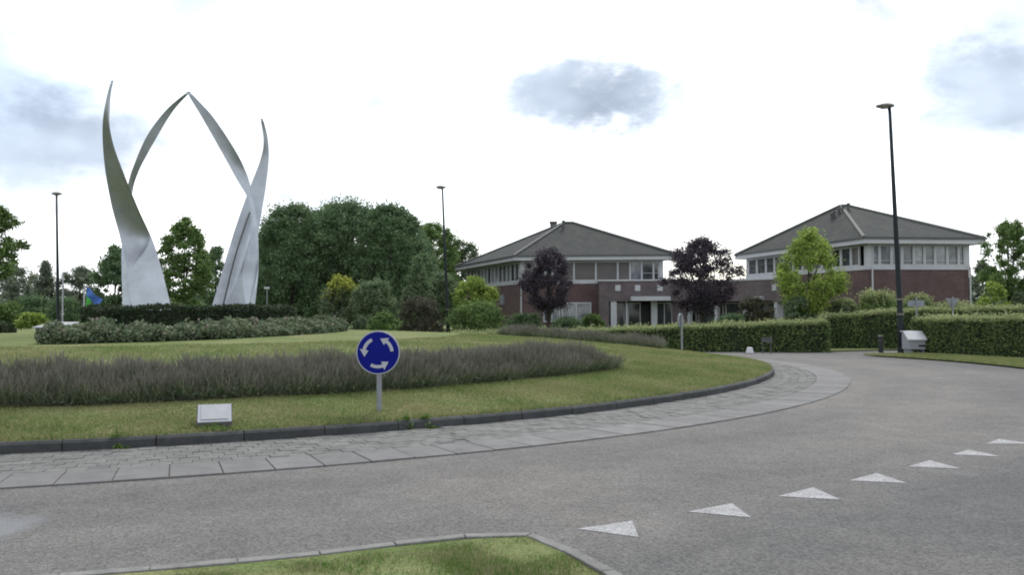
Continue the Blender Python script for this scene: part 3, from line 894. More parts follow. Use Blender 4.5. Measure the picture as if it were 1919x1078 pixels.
def offset_quad(Q, d):
    """shrink a plan quadrilateral (counter-clockwise) by d"""
    n = len(Q); out_ = []
    for i in range(n):
        p0, p1, p2 = Vector(Q[i - 1]), Vector(Q[i]), Vector(Q[(i + 1) % n])
        e1 = (p1 - p0).normalized(); e2 = (p2 - p1).normalized()
        n1 = Vector((-e1.y, e1.x)); n2 = Vector((-e2.y, e2.x))
        k = 1 + n1.dot(n2); out_.append(tuple(p1 + (n1 + n2) * (d / k)))
    return out_


def hip_building(N, Rr, L, eave, apex_z, label, zb, over=1.0, ridge_len=.7, sill_z=4.1, win_top=None, apex_xy=None, cap=None):
    """two-storey block on plan quad N, R, (far), L; brick below, glazed band above, hipped roof with white fascia"""
    N, Rr, L = Vector(N), Vector(Rr), Vector(L); Fr = Rr + L - N
    Q = [N, Rr, Fr, L]
    ctr = sum(Q, Vector((0, 0))) / 4
    root = empty('office_building', (ctr.x, ctr.y, zb)); tag(root, label, 'building')
    wq = offset_quad([tuple(q) for q in Q], over)
    walls = [Wall(wq[i], wq[(i + 1) % 4]) for i in range(4)]
    # outward normals from the centre
    for w in walls:
        if w.n.dot((w.A + w.B) / 2 - ctr) < 0: w.n = -w.n
    # brick storey: four wall slabs
    b = MB()
    for w in walls: w.box(b, .0, w.L, zb - .2, sill_z - .26, -.25, 0)
    b.build('wall', M['brick_a'], root)
    # core of the upper storey, dark behind the glass, set back
    b = MB(); cq = offset_quad([tuple(q) for q in Q], over + .35)
    vs = [(x, y, sill_z - .3) for x, y in cq] + [(x, y, eave - .2) for x, y in cq]
    b.add(vs, [(0, 1, 5, 4), (1, 2, 6, 5), (2, 3, 7, 6), (3, 0, 4, 7), (4, 5, 6, 7)]); b.build('upper_core', M['interior'], root)
    # sill band, fascia, soffit
    b = MB()
    for w in walls: w.box(b, -.06, w.L + .06, sill_z - .26, sill_z, -.2, .06)
    b.build('sill_band', M['trim'], root)
    wt = win_top or eave - .45
    b = MB()
    for w in walls: w.box(b, 0, w.L, wt, eave - .3, -.2, .04)
    b.build('lintel_band', M['trim'], root)
    for i, (x, y) in enumerate(offset_quad([tuple(q) for q in Q], over + .02)):
        b = MB(); w0, w1 = walls[i - 1], walls[i]
        w1.box(b, -.04, .28, sill_z, wt, -.3, .03); b.build('corner_post', M['trim'], root)
        b = MB(); w0.box(b, w0.L - .28, w0.L + .02, sill_z, wt, -.31, .028); b.build('corner_post', M['trim'], root)
    # roof
    ac = Vector(apex_xy) if apex_xy else ctr
    ax = (Rr - N).normalized(); ra = ac - ax * ridge_len / 2; rb = ac + ax * ridge_len / 2
    e = [Vector((q.x, q.y, eave)) for q in Q]; A_ = Vector((ra.x, ra.y, apex_z)); B_ = Vector((rb.x, rb.y, apex_z))
    rbm = MB()
    for poly in ([e[0], e[1], B_, A_], [e[1], e[2], B_], [e[2], e[3], A_, B_], [e[3], e[0], A_]):
        o0 = poly[0]; uu = (poly[1] - poly[0]).normalized(); nn = uu.cross(poly[2] - poly[0]).normalized(); vv = nn.cross(uu)
        rbm.add(poly, [tuple(range(len(poly)))], [[((p - o0).dot(uu), (p - o0).dot(vv)) for p in poly]])
    roof = rbm.build('roof', M['roof'], root)
    fb = MB(); q1 = [tuple(q) for q in Q]; q0 = offset_quad(q1, .12)
    for i in range(4):
        w = Wall(q1[i], q1[(i + 1) % 4])
        if w.n.dot((w.A + w.B) / 2 - ctr) < 0: w.n = -w.n
        w.box(fb, -.02, w.L + .02, eave - .34, eave - .07, -.14, 0.02)
    fb.build('fascia', M['trim'], root)
    gb = MB()
    for i in range(4):
        w = Wall(q1[i], q1[(i + 1) % 4])
        if w.n.dot((w.A + w.B) / 2 - ctr) < 0: w.n = -w.n
        w.box(gb, -.08, w.L + .08, eave - .07, eave + .05, -.06, .1)
    gb.build('gutter', M['lead'], root)
    sb = MB(); sq = offset_quad(q1, .1); sb.add([(x, y, eave - .3) for x, y in sq], [(3, 2, 1, 0)]); sb.build('soffit', M['trim'], root)
    # ridge and hip caps
    for p, q in ((e[0], A_), (e[1], B_), (e[2], B_), (e[3], A_), (A_, B_)):
        cb = MB(); cb.tube([p + Vector((0, 0, .03)), q + Vector((0, 0, .03))], [.11, .11], 6); cb.build('hip_cap', cap or M['lead'], roof)
    return root, walls, roof, (ctr, A_, B_), wt


ZB = -.28
# --- the block on the left
EV = 5.9
N1 = W(963, 478, 65.5); R1 = W(1272, 477, 64.8); L1 = W(854, 500, 80.5)
bA, wA, roofA, (cA, apA, apB), wtA = hip_building((N1.x, N1.y), (R1.x, R1.y), (L1.x, L1.y), EV, W(1060, 420, 72.5).z,
                                           'two-storey brick office block behind the purple trees, chimney beside its roof peak', ZB, over=.75, sill_z=4.02, win_top=5.45, apex_xy=tuple(W(1066, 420, 71.5).xy))
fw_, lw_ = wA[0], wA[3]
zs0, zs1 = 4.0, 5.47
u = lambda w, px: w.ucol(px)
cols = [968, 985, 1003, 1022, 1036, 1056, 1076, 1117, 1158, 1181, 1203, 1225, 1250]
for k, (a, c) in enumerate(zip(cols, cols[1:])):
    pn = M['blind'] if 1030 < a < 1180 else (M['glass'] if k % 3 else M['glass_sky'])
    window(fw_, bA, max(.29, u(fw_, a)), min(fw_.L - .29, u(fw_, c)), zs0, zs1, pn, transom=.55 if a > 1195 else None)
nL = 14
for k in range(nL):
    window(lw_, bA, .3 + (lw_.L - .6) * k / nL, .3 + (lw_.L - .6) * (k + 1) / nL, zs0, zs1, M['glass_sky'] if k % 3 else M['glass'], fw=.09)
# plain glazing on the two hidden faces
for w in (wA[1], wA[2]):
    for k in range(8): window(w, bA, .3 + (w.L - .6) * k / 8, .3 + (w.L - .6) * (k + 1) / 8, zs0, zs1, M['glass'])
# corner down pipe, small wall items on the left face
b = MB(); p = fw_.pt(.02, .1); b.tube([(p.x, p.y, ZB), (p.x, p.y, zs0 - .1)], [.06, .06], 8); b.build('down_pipe', M['trim'], bA)
wpart(lw_, 'wall_panel', M['bluegrey'], bA, lw_.ucol(945), lw_.ucol(938), 2.2, 3.0, 0, .06)
# ground-floor window and porch block on the front
window(fw_, bA, u(fw_, 1018), u(fw_, 1050), fw_.z_at(1050, 604), fw_.z_at(1050, 566), M['glass_sky'], fw=.09, divs=2, n0=.005, n1=.1)
window(fw_, bA, u(fw_, 1052), u(fw_, 1108), fw_.z_at(1080, 604), fw_.z_at(1080, 567), M['glass_sky'], fw=.11, divs=2, n0=.005, n1=.1)
PR = 1.6   # the porch block stands proud of the wall
pw = Wall(fw_.pt(0, PR), fw_.pt(fw_.L, PR)); pw.n = fw_.n
pu0, pu1 = pw.ucol(1123), pw.ucol(1292)
zt = pw.z_at(1180, 527); zm = pw.z_at(1180, 565)
b = MB(); pw.box(b, pu0, pu1, zm, zt, -PR + .01, 0); pw.box(b, pu0, pw.ucol(1141), ZB - .1, zm, -PR + .01, 0); pw.box(b, pw.ucol(1262), pu1, ZB - .1, zm, -PR + .01, -.6)
b.build('porch_wall', M['brick_b'], bA)
wpart(pw, 'porch_coping', M['trim'], bA, pu0 - .05, pu1 + .05, zt, zt + .12, -PR + .02, .06)
for px in (1158, 1195, 1237):
    z = pw.z_at(px, 540); uu = pw.ucol(px); wpart(pw, 'square_light', M['trim'], bA, uu - .2, uu + .2, z - .22, z + .22, -.02, .05)
wpart(pw, 'canopy', M['trim'], bA, pw.ucol(1181), pw.ucol(1254), pw.z_at(1215, 564), pw.z_at(1215, 556), -.3, .9)
for px in (1150, 1226):
    uu = pw.ucol(px); wpart(pw, 'column', M['trim'], bA, uu - .22, uu + .22, ZB, zm, -.5, -.05)
wpart(pw, 'slim_post', M['trim'], bA, pw.ucol(1173), pw.ucol(1177), ZB, zm, -.5, -.35)
window(pw, bA, pw.ucol(1178), pw.ucol(1202), ZB + .1, zm - .1, M['glass'], n0=-.8, n1=-.7)
wpart(pw, 'door', M['interior'], bA, pw.ucol(1203), pw.ucol(1219), ZB, zm - .2, -.85, -.75)
window(pw, bA, pw.ucol(1232), pw.ucol(1262), ZB + .1, zm - .1, M['glass'], n0=-.8, n1=-.7, divs=2)
window(pw, bA, pw.ucol(1141), pw.ucol(1172), ZB + .1, zm - .1, M['glass'], n0=-.85, n1=-.75, divs=2)
# chimney and vent pipes
b = MB(); c0 = W(1037, 428, 75); b.box((c0.x - .27, c0.y - .3, c0.z - 1.2), (c0.x + .27, c0.y + .3, W(1037, 416, 75).z - .12)); b.build('chimney', M['ridge'], roofA, bevel=.02)
b = MB(); c0 = W(1037, 416, 75); b.box((c0.x - .33, c0.y - .36, c0.z - .12), (c0.x + .33, c0.y + .36, c0.z + .02)); b.build('chimney_cap', M['lead'], roofA)
for px, py, dz in ((1056, 416, 1.1), (1063, 430, .55), (1068, 436, .5), (1060, 432, .4)):
    c0 = W(px, py, 70.6); b = MB(); b.tube([(c0.x, c0.y, c0.z - dz), (c0.x, c0.y, c0.z)], [.1, .1], 8); b.tube([(c0.x, c0.y, c0.z + .01), (c0.x, c0.y, c0.z + .12)], [.17, .12], 8); b.build('vent_pipe', M['lead'], roofA)

# --- the block on the right
N2 = W(1619, 443, 50.2); R2 = W(1846, 445, 51.2); L2 = W(1378, 475, 65.5)
bB, wB, roofB, (cB, bpA, bpB), wtB = hip_building((N2.x, N2.y), (R2.x, R2.y), (L2.x, L2.y), EV, W(1592, 386, 58.4).z,
                                           'two-storey brick office block behind the lime tree, pale hip line on its roof', ZB, over=.6, ridge_len=.5, sill_z=4.30, win_top=5.5, cap=M['ridge'])
fr, lf = wB[0], wB[3]
zs0, zs1 = 4.28, 5.52
cols = [1624, 1649, 1671, 1691, 1713, 1733, 1753, 1776, 1797, 1820]
for k, (a, c) in enumerate(zip(cols, cols[1:])):
    window(fr, bB, max(.29, fr.ucol(a)), min(fr.L - .29, fr.ucol(c)), zs0, zs1, M['glass_sky'], fw=.08, transom=.3)
cols = [1613, 1597, 1578, 1560, 1542, 1524, 1506, 1488, 1471, 1453, 1437, 1420, 1403]
for k, (a, c) in enumerate(zip(cols, cols[1:])):
    a_, c_ = sorted((lf.ucol(a), lf.ucol(c))); window(lf, bB, max(.29, a_), min(lf.L - .29, c_), zs0, zs1, M['glass'] if k % 4 else M['blind'], fw=.10)
for w in (wB[1], wB[2]):
    for k in range(8): window(w, bB, .3 + (w.L - .6) * k / 8, .3 + (w.L - .6) * (k + 1) / 8, zs0, zs1, M['glass'])
b = MB(); p = fr.pt(.25, .1); b.tube([(p.x, p.y, ZB), (p.x, p.y, zs0 - .1)], [.055, .055], 8); b.build('down_pipe', M['trim'], bB)
b = MB(); p = fr.pt(fr.L + .02, .08); b.tube([(p.x, p.y, ZB), (p.x, p.y, zs0 - .1)], [.055, .055], 8); b.build('down_pipe', M['trim'], bB)
# entrance wing in front of the left face
PR2 = 1.5
pl_ = Wall(lf.pt(0, PR2), lf.pt(lf.L, PR2)); pl_.n = lf.n
ua, ub = sorted((pl_.ucol(1462), pl_.ucol(1330)))
zt = 3.85; zm = 2.2
b = MB(); pl_.box(b, ua, ub, zm, zt, -PR2 + .01, 0); pl_.box(b, ua, ua + .35, ZB - .1, zm, -PR2 + .01, 0); b.build('porch_wall', M['brick_b'], bB)
wpart(pl_, 'porch_coping', M['trim'], bB, ua - .05, ub + .05, zt, zt + .12, -PR2 + .02, .06)
for px in (1424, 1451, 1395):
    uu = pl_.ucol(px); z = 3.2; wpart(pl_, 'square_light', M['trim'], bB, uu - .32, uu + .32, z - .22, z + .22, -.02, .05)
u0, u1 = sorted((pl_.ucol(1343), pl_.ucol(1440))); wpart(pl_, 'canopy', M['trim'], bB, u0, u1, 2.38, 2.62, -.3, .7)
for px in (1346, 1372, 1452):
    uu = pl_.ucol(px); wpart(pl_, 'column', M['trim'], bB, uu - .2, uu + .2, ZB, zm, -.5, -.05)
for a, c in ((1350, 1370), (1376, 1410), (1412, 1448)):
    u0, u1 = sorted((pl_.ucol(a), pl_.ucol(c))); window(pl_, bB, u0, u1, ZB + .1, zm - .1, M['glass'], n0=-.9, n1=-.8, divs=2)
b = MB(); q = W(1612, 560, 49.5)
u0 = fr.ucol(1600); wpart(lf, 'wall_panel', M['bluegrey'], bB, .3, 1.6, .6, 1.5, 0, .08)
for px, py, dz in ((1590, 383, .5), (1580, 387, .9), (1572, 392, .5), (1563, 398, .5), (1558, 402, .5)):
    c0 = W(px, py, 57.2); b = MB(); b.tube([(c0.x, c0.y, c0.z - dz - .3), (c0.x, c0.y, c0.z)], [.08, .08], 8); b.tube([(c0.x, c0.y, c0.z + .01), (c0.x, c0.y, c0.z + .1)], [.15, .1], 8); b.build('vent_pipe', M['lead'], roofB)

# low brick link wing between the two blocks
lk = Wall((R1.x - 1.2, R1.y + 1.5), (pl_.pt(ub, 0).x, pl_.pt(ub, 0).y + .6)); 
lkr = empty('link_wing', (lk.A.x, lk.A.y, ZB)); tag(lkr, 'low brick link wing between the two office blocks', 'building')
wpart(lk, 'wall', M['brick_b'], lkr, .0, lk.L, 2.3, 3.75, -4, 0)
b = MB(); lk.box(b, 0, lk.L, ZB - .1, 2.3, -4, -1.2); b.build('recessed_wall', M['brick_a'], lkr)
wpart(lk, 'coping', M['trim'], lkr, -.0, lk.L, 3.75, 3.87, -4.05, .05)
nk = 4
for k in range(nk):
    window(lk, lkr, .2 + (lk.L - .4) * k / nk + .1, .2 + (lk.L - .4) * (k + 1) / nk - .1, ZB + .2, 2.2, M['glass'], n0=-1.19, n1=-1.1)
for k in range(nk + 1):
    uu = .2 + (lk.L - .4) * k / nk; wpart(lk, 'column', M['trim'], lkr, uu - .13, uu + .13, ZB, 2.3, -.4, -.1)

# ------------------------------------------------------------------ sculpture of four twisting steel blades
def curve(pts, ts):
    pts = np.array(pts, float); s = np.r_[0, np.cumsum(np.hypot(*np.diff(pts[:, :2], axis=0).T))]; s /= s[-1]
    # Catmull-Rom through the points, parameterised by row
    out_ = []
    for t in ts:
        i = int(np.clip(np.searchsorted(s, t, 'right') - 1, 0, len(s) - 2)); f = (t - s[i]) / (s[i + 1] - s[i])
        p0, p1, p2, p3 = pts[max(i - 1, 0)], pts[i], pts[i + 1], pts[min(i + 2, len(pts) - 1)]
        out_.append(.5 * ((2 * p1) + (-p0 + p2) * f + (2 * p0 - 5 * p1 + 4 * p2 - p3) * f * f + (-p0 + 3 * p1 - 3 * p2 + p3) * f ** 3))
    return np.array(out_)


def blade(root, left, right, ridge, back, hollow=0., n=64):
    """left, right: edge rails [(px, py, depth)] base to tip; ridge: (end t, start t) of the front fold that opens into the hollow upper face;
    back: thickness at the base (m), to nothing at the tip"""
    ts = np.linspace(0, 1, n)
    tf = np.linspace(0, 1, 400); Ld, Rd = curve(left, tf), curve(right, tf)
    ys = np.linspace(BY, min(left[-1][1], right[-1][1]), n)

    def by_row(C_):
        return np.c_[np.interp(-ys, -C_[:, 1], C_[:, 0]), ys, np.interp(-ys, -C_[:, 1], C_[:, 2])]
    Lc, Rc = by_row(Ld), by_row(Rd)
    rows = []
    for i, t in enumerate(ts):
        l = W(*Lc[i]); r = W(*Rc[i]); wdt = (r - l).length
        c = l.lerp(r, .5); ax = (r - l).normalized() if wdt > 1e-5 else Vector((1, 0, 0))
        up = Vector((0, 0, 1)); nf = ax.cross(up).normalized()
        if nf.y > 0: nf = -nf                     # towards the viewer's side
        th = back * (1 - t) ** .8 + .02
        m_ = c - nf * th                          # back edge
        t1, t2, pos, bulge = ridge
        f = np.clip((t - t1) / (t2 - t1), 0, 1); f = f * f * (3 - 2 * f)
        fa = l.lerp(r, pos * (1 - f) + .02 * f) + nf * bulge * wdt * (1 - f) * (1 - t)
        fb = l.lerp(r, (pos + .015) * (1 - f) + .98 * f) + nf * bulge * wdt * (1 - f) * (1 - t)
        # the upper face is scooped out: deepest just above the point of the fold, running out at the tip
        g = np.clip((t - t1) / .05, 0, 1) * max(0., 1 - (t - t1) / (.9 - t1))
        fm = fa.lerp(fb, .5) - nf * min(hollow * g, .42 * (fb - fa).length + .0)
        rows.append([l, fa, fm, fb, r, m_])
    b = MB(); vs = [v for row in rows for v in row]; fs = []
    for i in range(n - 1):
        for j in range(6):
            j2 = (j + 1) % 6; fs.append((i * 6 + j, i * 6 + j2, (i + 1) * 6 + j2, (i + 1) * 6 + j))
    fs.append((5, 4, 3, 2, 1, 0)); fs.append(tuple((n - 1) * 6 + j for j in range(6)))
    b.add(vs, fs); o = b.build('blade', M['steel'], root)
    me = o.data
    import bmesh
    bm = bmesh.new(); bm.from_mesh(me); bmesh.ops.recalc_face_normals(bm, faces=bm.faces)
    for f in bm.faces: f.smooth = True
    for e in bm.edges:
        i0, i1 = e.verts[0].index, e.verts[1].index
        if i0 % 6 == i1 % 6 and i0 % 6 != 2: e.smooth = False
    bm.to_mesh(me); bm.free()
    return o


SD = 26.2
zc = float(zmound(CX, CY))
scu = empty('sculpture', (CX, CY, zc)); tag(scu, 'tall steel sculpture of four twisting pointed blades on the roundabout', 'sculpture')
BY = 640        # rows below the hedge top: the blades stand on the ground inside the hedge
# front left blade, tip leaning out to the left and towards the road
blade(scu, [(258, BY, 25.2), (244, 580, 25.35), (234, 520, 25.7), (227, 455, 26.1), (209, 385, 25.9), (196, 310, 25.5), (192, 240, 25.1), (198, 190, 24.8), (208.5, 150, 24.6)],
      [(340, BY, 24.9), (322, 580, 25.15), (307, 520, 25.6), (288, 455, 26.1), (261, 395, 25.9), (234, 330, 25.5), (211, 265, 25.2), (203, 205, 24.8), (213, 150, 24.6)], (.24, .42, .10, .06), .55, hollow=.42)
# rear left blade, rising behind it and over to the peak
blade(scu, [(232, BY, 28.0), (228, 520, 28.2), (228, 450, 28.4), (232, 390, 28.5), (240, 345, 28.3), (250, 312, 28.1), (275, 255, 27.8), (312, 205, 27.5), (352, 171, 27.2)],
      [(330, BY, 28.0), (285, 520, 28.2), (258, 450, 28.4), (247, 390, 28.5), (246.5, 347, 28.3), (262, 315, 28.1), (291, 262, 27.8), (325, 207, 27.5), (358, 171, 27.2)], (.15, .4, .5, .05), .5)
# right blade, rising from the far right and bending over to the same peak
blade(scu, [(405, BY, 26.6), (425, 570, 26.5), (446, 520, 26.4), (462, 470, 26.3), (471, 430, 26.9), (470, 395, 27.3), (462, 366, 27.5), (445, 338, 27.6), (420, 293, 27.5), (385, 231, 27.3), (349, 171, 27.1)],
      [(470, BY, 26.0), (478, 570, 26.1), (484, 510, 26.2), (484, 450, 26.8), (479, 400, 27.3), (470, 352, 27.6), (460, 320, 27.7), (440, 280, 27.5), (401, 221, 27.3), (378, 195, 27.2), (355, 171, 27.1)], (.10, .34, .80, .06), .5, hollow=.3)
# far right blade with its own free tip
blade(scu, [(370, BY, 27.6), (397, 573, 27.8), (416, 510, 28.1), (440, 430, 28.6), (465, 360, 29.1), (487, 302, 29.3), (494, 265, 29.2), (488, 222, 29.0)],
      [(462, BY, 27.9), (466, 573, 28.1), (474, 510, 28.4), (487, 420, 28.9), (498, 350, 29.3), (504, 295, 29.4), (501, 255, 29.3), (492.5, 222, 29.0)], (.50, .95, .36, -.10), .55)
# narrow slot along the fold of the far right blade
b = MB(); sp = curve([(418, 573, 27.7), (437, 495, 28.1), (452, 445, 28.4), (468, 398, 28.75)], np.linspace(0, 1, 12)); b.tube([W(*p) for p in sp], [.03] * 12, 6); b.build('seam', M['lead'], scu)
b = MB(); b.tube([(CX + .3, CY + .6, zc - .1), (CX + .3, CY + .6, zc + .12)], [2.6, 2.55], 40); b.build('plinth', M['slab'], scu)

# ------------------------------------------------------------------ hedges and beds on the island
ring = []
for a in np.linspace(0, 2 * math.pi, 49):
    ring.append((-9.85 + 2.75 * math.cos(a), 26.3 + 2.9 * math.sin(a), 1.0))
hedge(ring, .55, .80, 'low dark clipped hedge ringing the foot of the steel sculpture', M['yew'], M['yew'], 1100, .07, name='ring_hedge', zf=zmound, shoots=.02, topn=.1)


def band_points(front, width, n, inward=True):
    """random points in a band laid behind a front line (towards the centre of the roundabout)"""
    f = [Vector((p.x, p.y)) for p in front]; L = [0.]
    for a, c in zip(f, f[1:]): L.append(L[-1] + (c - a).length)
    s = rng.uniform(0, L[-1], n); LL = np.array(L); i = np.clip(np.searchsorted(LL, s, 'right') - 1, 0, len(f) - 2)
    A = np.array([tuple(p) for p in f]); fr_ = ((s - LL[i]) / (LL[i + 1] - LL[i]))[:, None]
    p = A[i] * (1 - fr_) + A[i + 1] * fr_
    n_ = np.array([CX, CY]) - p; n_ /= np.linalg.norm(n_, axis=1)[:, None]
    return p, n_, s, L[-1]


def lavender(front_px, width, label, dens, hgt=.5, plants=.55, back=None):
    front = [hit(*p) for p in front_px] if back is None else [Vector((x, y, float(zmound(x, y)))) for x, y in front_px]
    c = front[len(front) // 2]
    root = empty('lavender_bed', c); tag(root, label, 'lavender', None); O = np.array(c)
    f = [Vector((p.x, p.y)) for p in front]
    rsf = resample([tuple(q) for q in f], plants)
    _, _, _, tot = band_points(front, width, 2)
    n = int(dens * tot * width / .3)
    bp_, nn_, s_, _ = band_points(front, width, n)
    if back is not None: nn_ = np.tile(np.array(back) / np.linalg.norm(back), (n, 1))
    w_ = rng.uniform(0, 1, n)
    xy_ = bp_ + nn_ * (w_ * width)[:, None]
    # plants of uneven vigour merge into one soft bank
    vig = .86 + .17 * np.sin(xy_[:, 0] * 5.1 + 2 * np.sin(xy_[:, 1] * 4.3)) + .11 * np.sin(xy_[:, 0] * 11.3 + xy_[:, 1] * 9.1) + .06 * np.sin(s_ * 1.3)
    edge_ = np.clip(np.minimum(np.minimum(w_, 1 - w_) * width, np.minimum(s_, tot - s_)) / .38, 0, 1)
    hl = hgt * vig * (.55 + .45 * np.sqrt(edge_)) * rng.uniform(.62, 1.12, n)
    b0 = np.c_[xy_, zmound(xy_[:, 0], xy_[:, 1])]
    ln = rng.normal(size=(n, 2)) * .095
    ln += (-nn_) * ((1 - edge_) * np.where(w_ < .5, 1, -1) * .12)[:, None]
    tip = b0 + np.c_[ln, hl]
    mid_ = b0 * .38 + tip * .62
    th = rng.uniform(0, math.pi, n); d = np.c_[np.cos(th), np.sin(th), np.zeros(n)]

    def strip(p, q, w0, w1, nm, mt):
        V = np.empty((n, 4, 3)); V[:, 0] = p - d * w0; V[:, 1] = p + d * w0; V[:, 2] = q + d * w1; V[:, 3] = q - d * w1
        o = link(nm, fmesh(nm, V.reshape(-1, 3) - O, np.arange(n * 4).reshape(-1, 4)), mt); o.parent = root; o['kind'] = 'stuff'
    strip(b0, mid_ + (tip - mid_) * .35, .0045, .003, 'stems', M['lavstem'])
    strip(mid_ + (tip - mid_) * .38, tip, .0065, .003, 'flower_spikes', M['lavspike'])
    # leafy growth low down
    k_ = rng.choice(n, int(n * .8)); P_ = b0[k_] + (tip - b0)[k_] * rng.uniform(.02, .55, len(k_))[:, None] + rng.normal(size=(len(k_), 3)) * .03
    o = link('foliage', leaf_mesh('foliage', P_ - O, .075, .3), M['lavleaf']); o.parent = root; o['kind'] = 'stuff'
    # soil strip
    fo = [Vector((x, y)) for x, y in rsf]; b = MB(); vs = []; fs = []
    for q in fo:
        n_ = (Vector((CX, CY)) - q).normalized() if back is None else Vector(back).normalized()
        for w_ in (-.02, width * .5, width + .1):
            p = q + n_ * w_; vs.append((p.x, p.y, float(zmound(p.x, p.y)) + .025))
    for i in range(len(fo) - 1):
        for j in range(2): fs.append((i * 3 + j, i * 3 + j + 1, i * 3 + j + 4, i * 3 + j + 3))
    b.add(vs, fs); b.build('soil', M['soil'], root)
    return root


lavender([(-180, 778), (-80, 770), (0, 764), (150, 762), (300, 755), (480, 745), (650, 738), (800, 728), (950, 714), (1080, 702), (1163, 691)], 1.7, 'long grey-purple lavender bed behind the round blue sign', 520, .46)
lavender([(-.5, 30.3), (1.2, 29.6), (2.6, 28.9), (3.8, 28.1), (4.85, 27.3)], 1.3, 'short far lavender bed in front of the low beech hedge', 360, .42, back=(.15, 1.))

# rose bed in front of the ring hedge
fr_px = [(60, 646), (150, 645), (300, 641), (430, 636), (540, 630), (610, 625), (655, 621)]
front = [hit(*p) for p in fr_px]
p, n_, s, tot = band_points(front, 1.6, 42000)
rows_ = rng.uniform(0, 1.5, len(p)); xy0 = p + n_ * rows_[:, None]; lumpy = .78 + .12 * np.sin(s * 1.7) + .10 * np.sin(s * 5.3 + rows_ * 2) + .08 * np.sin(s * 9.7 + 1) + rng.normal(size=len(s)) * .09 + .16 * np.sin(xy0[:, 0] * 4.7) * np.sin(xy0[:, 1] * 5.9)
hmax = .46 * lumpy * np.sin(np.clip((rows_ + .15) / 1.8, 0, 1) * math.pi) ** .5
xy = p + n_ * rows_[:, None]
zz = zmound(xy[:, 0], xy[:, 1]) + hmax * rng.uniform(0, 1, len(p)) ** .6
c = front[3]
rb_ = empty('rose_bed', c); tag(rb_, 'grey-green flowering shrub bed in front of the sculpture hedge', 'shrubs')
o = link('foliage', leaf_mesh('foliage', np.c_[xy, zz] - np.array(c), .10), M['rose']); o.parent = rb_; o['kind'] = 'stuff'
k = rng.choice(len(p), 800, replace=False); top_ = np.c_[xy[k], zmound(xy[k, 0], xy[k, 1]) + hmax[k] * rng.uniform(.7, 1.08, len(k))]
o = link('blossoms', leaf_mesh('blossoms', top_ - np.array(c), .09, .9), M['blossom']); o.parent = rb_; o['kind'] = 'stuff'

# ------------------------------------------------------------------ hedges beyond the ring
h1 = [hit(1550, 656, zg), hit(1400, 655.5, zg)]
pA = Vector((W(1548, 600, 37.4).x, 37.4)); pB = Vector((W(1240, 600, 39.0).x, 39.0)); pC = Vector((W(1050, 600, 41.0).x, 41.0)); pD = Vector((W(845, 600, 43.0).x, 43.0))
hedge([(pD.x, pD.y, .66), (pC.x, pC.y, .78), (pB.x, pB.y, .93), (pA.x, pA.y, 1.16)], 1.3, 1.14, 'long low beech hedge in front of the office porch', M['hedge'], M['hedgetop'], 620, .10)
q0, q1 = hit(1712, 664, zg), hit(1990, 682, zg)
hedge([(W(1738, 600, 34.9).x, 34.9, 1.0), (W(1830, 600, 32.2).x, 32.2, 1.0), (W(2010, 600, 28.5).x, 28.5, 1.0)], 1.5, 1.40, 'near clipped hedge right of the tall lamp post', M['hedge'], M['hedgetop'], 720, .085)
hedge([(W(1532, 600, 41.5).x, 41.5, 1.02), (W(1700, 600, 40.5).x, 40.5, 1.22), (W(1960, 600, 39.0).x, 39.0, 1.28)], 1.2, 1.50, 'dark clipped hedge farther back, below the brick wall of the right block', M['hedge'], M['hedgetop'], 600, .10)
hedge([(W(-60, 600, 37).x, 37., 1.), (W(14, 600, 37).x, 37., 1.)], 1.0, 1.35, 'dark square-cut hedge end at the far left of the lawn', M['yew'], M['yew'], 800, .09)

# ------------------------------------------------------------------ trees and shrubs
TL = 'tall trees behind the sculpture'
tree(548, 378, 610, 185, 62, M['deep'], 'broad dark tree right behind the right blades of the sculpture', n=30000, leaf=.22, clumps=200, crown_low=598, shape='dome', dense=.22, lump=.10)
tree(645, 371, 612, 225, 66, M['deep'], 'tallest dark tree in the clump behind the lawn', n=30000, leaf=.22, clumps=200, crown_low=598, shape='dome', dense=.22, lump=.10)
tree(732, 377, 610, 180, 63, M['deep'], 'dark tree at the right end of the tall clump', n=30000, leaf=.22, clumps=200, crown_low=598, shape='dome', dense=.22, lump=.10)
for px, yt, wp, d_, lb in ((595, 392, 150, 78, 'dark tree farther back, filling the gap in the tall clump'), (692, 388, 150, 80, 'dark tree farther back, behind the tallest dark tree'), (520, 420, 120, 72, 'dark tree farther back, partly hidden by the sculpture'), (770, 430, 120, 80, 'dark tree farther back, behind the blue-green pine')):
    tree(px, yt, 612, wp, d_, M['deep'], lb, n=20000, leaf=.30, clumps=120, crown_low=606, shape='dome', dense=.27, lump=.1)
tree(812, 412, 612, 130, 86, M['mid'], 'grey-green feathery tree behind the middle lamp post', n=18000, leaf=.28, clumps=130, crown_low=604, shape='dome', dense=.24)
tree(866, 445, 612, 112, 90, M['greyg'], 'pale tree top beside the left eave of the left office block', n=13000, leaf=.29, clumps=90, crown_low=604, shape='dome', dense=.26)
tree(782, 478, 612, 80, 54, M['conif'], 'blue-green pine between the dark clump and the lamp post', n=10000, leaf=.17, clumps=80, crown_low=606, shape='cone', dense=.26)
tree(830, 508, 615, 90, 56, M['conif'], 'rounded blue-green shrub behind the foot of the middle lamp post', cat='shrub', name='shrub', n=9000, leaf=.17, clumps=60, crown_low=612, shape='dome', trunk=False)
tree(640, 517, 606, 80, 52, M['greyg'], 'bush with bright yellow top below the dark trees', cat='shrub', name='shrub', n=8000, leaf=.17, clumps=60, crown_low=604, shape='dome', trunk=False, mat2=M['yellow'], frac2=.3)
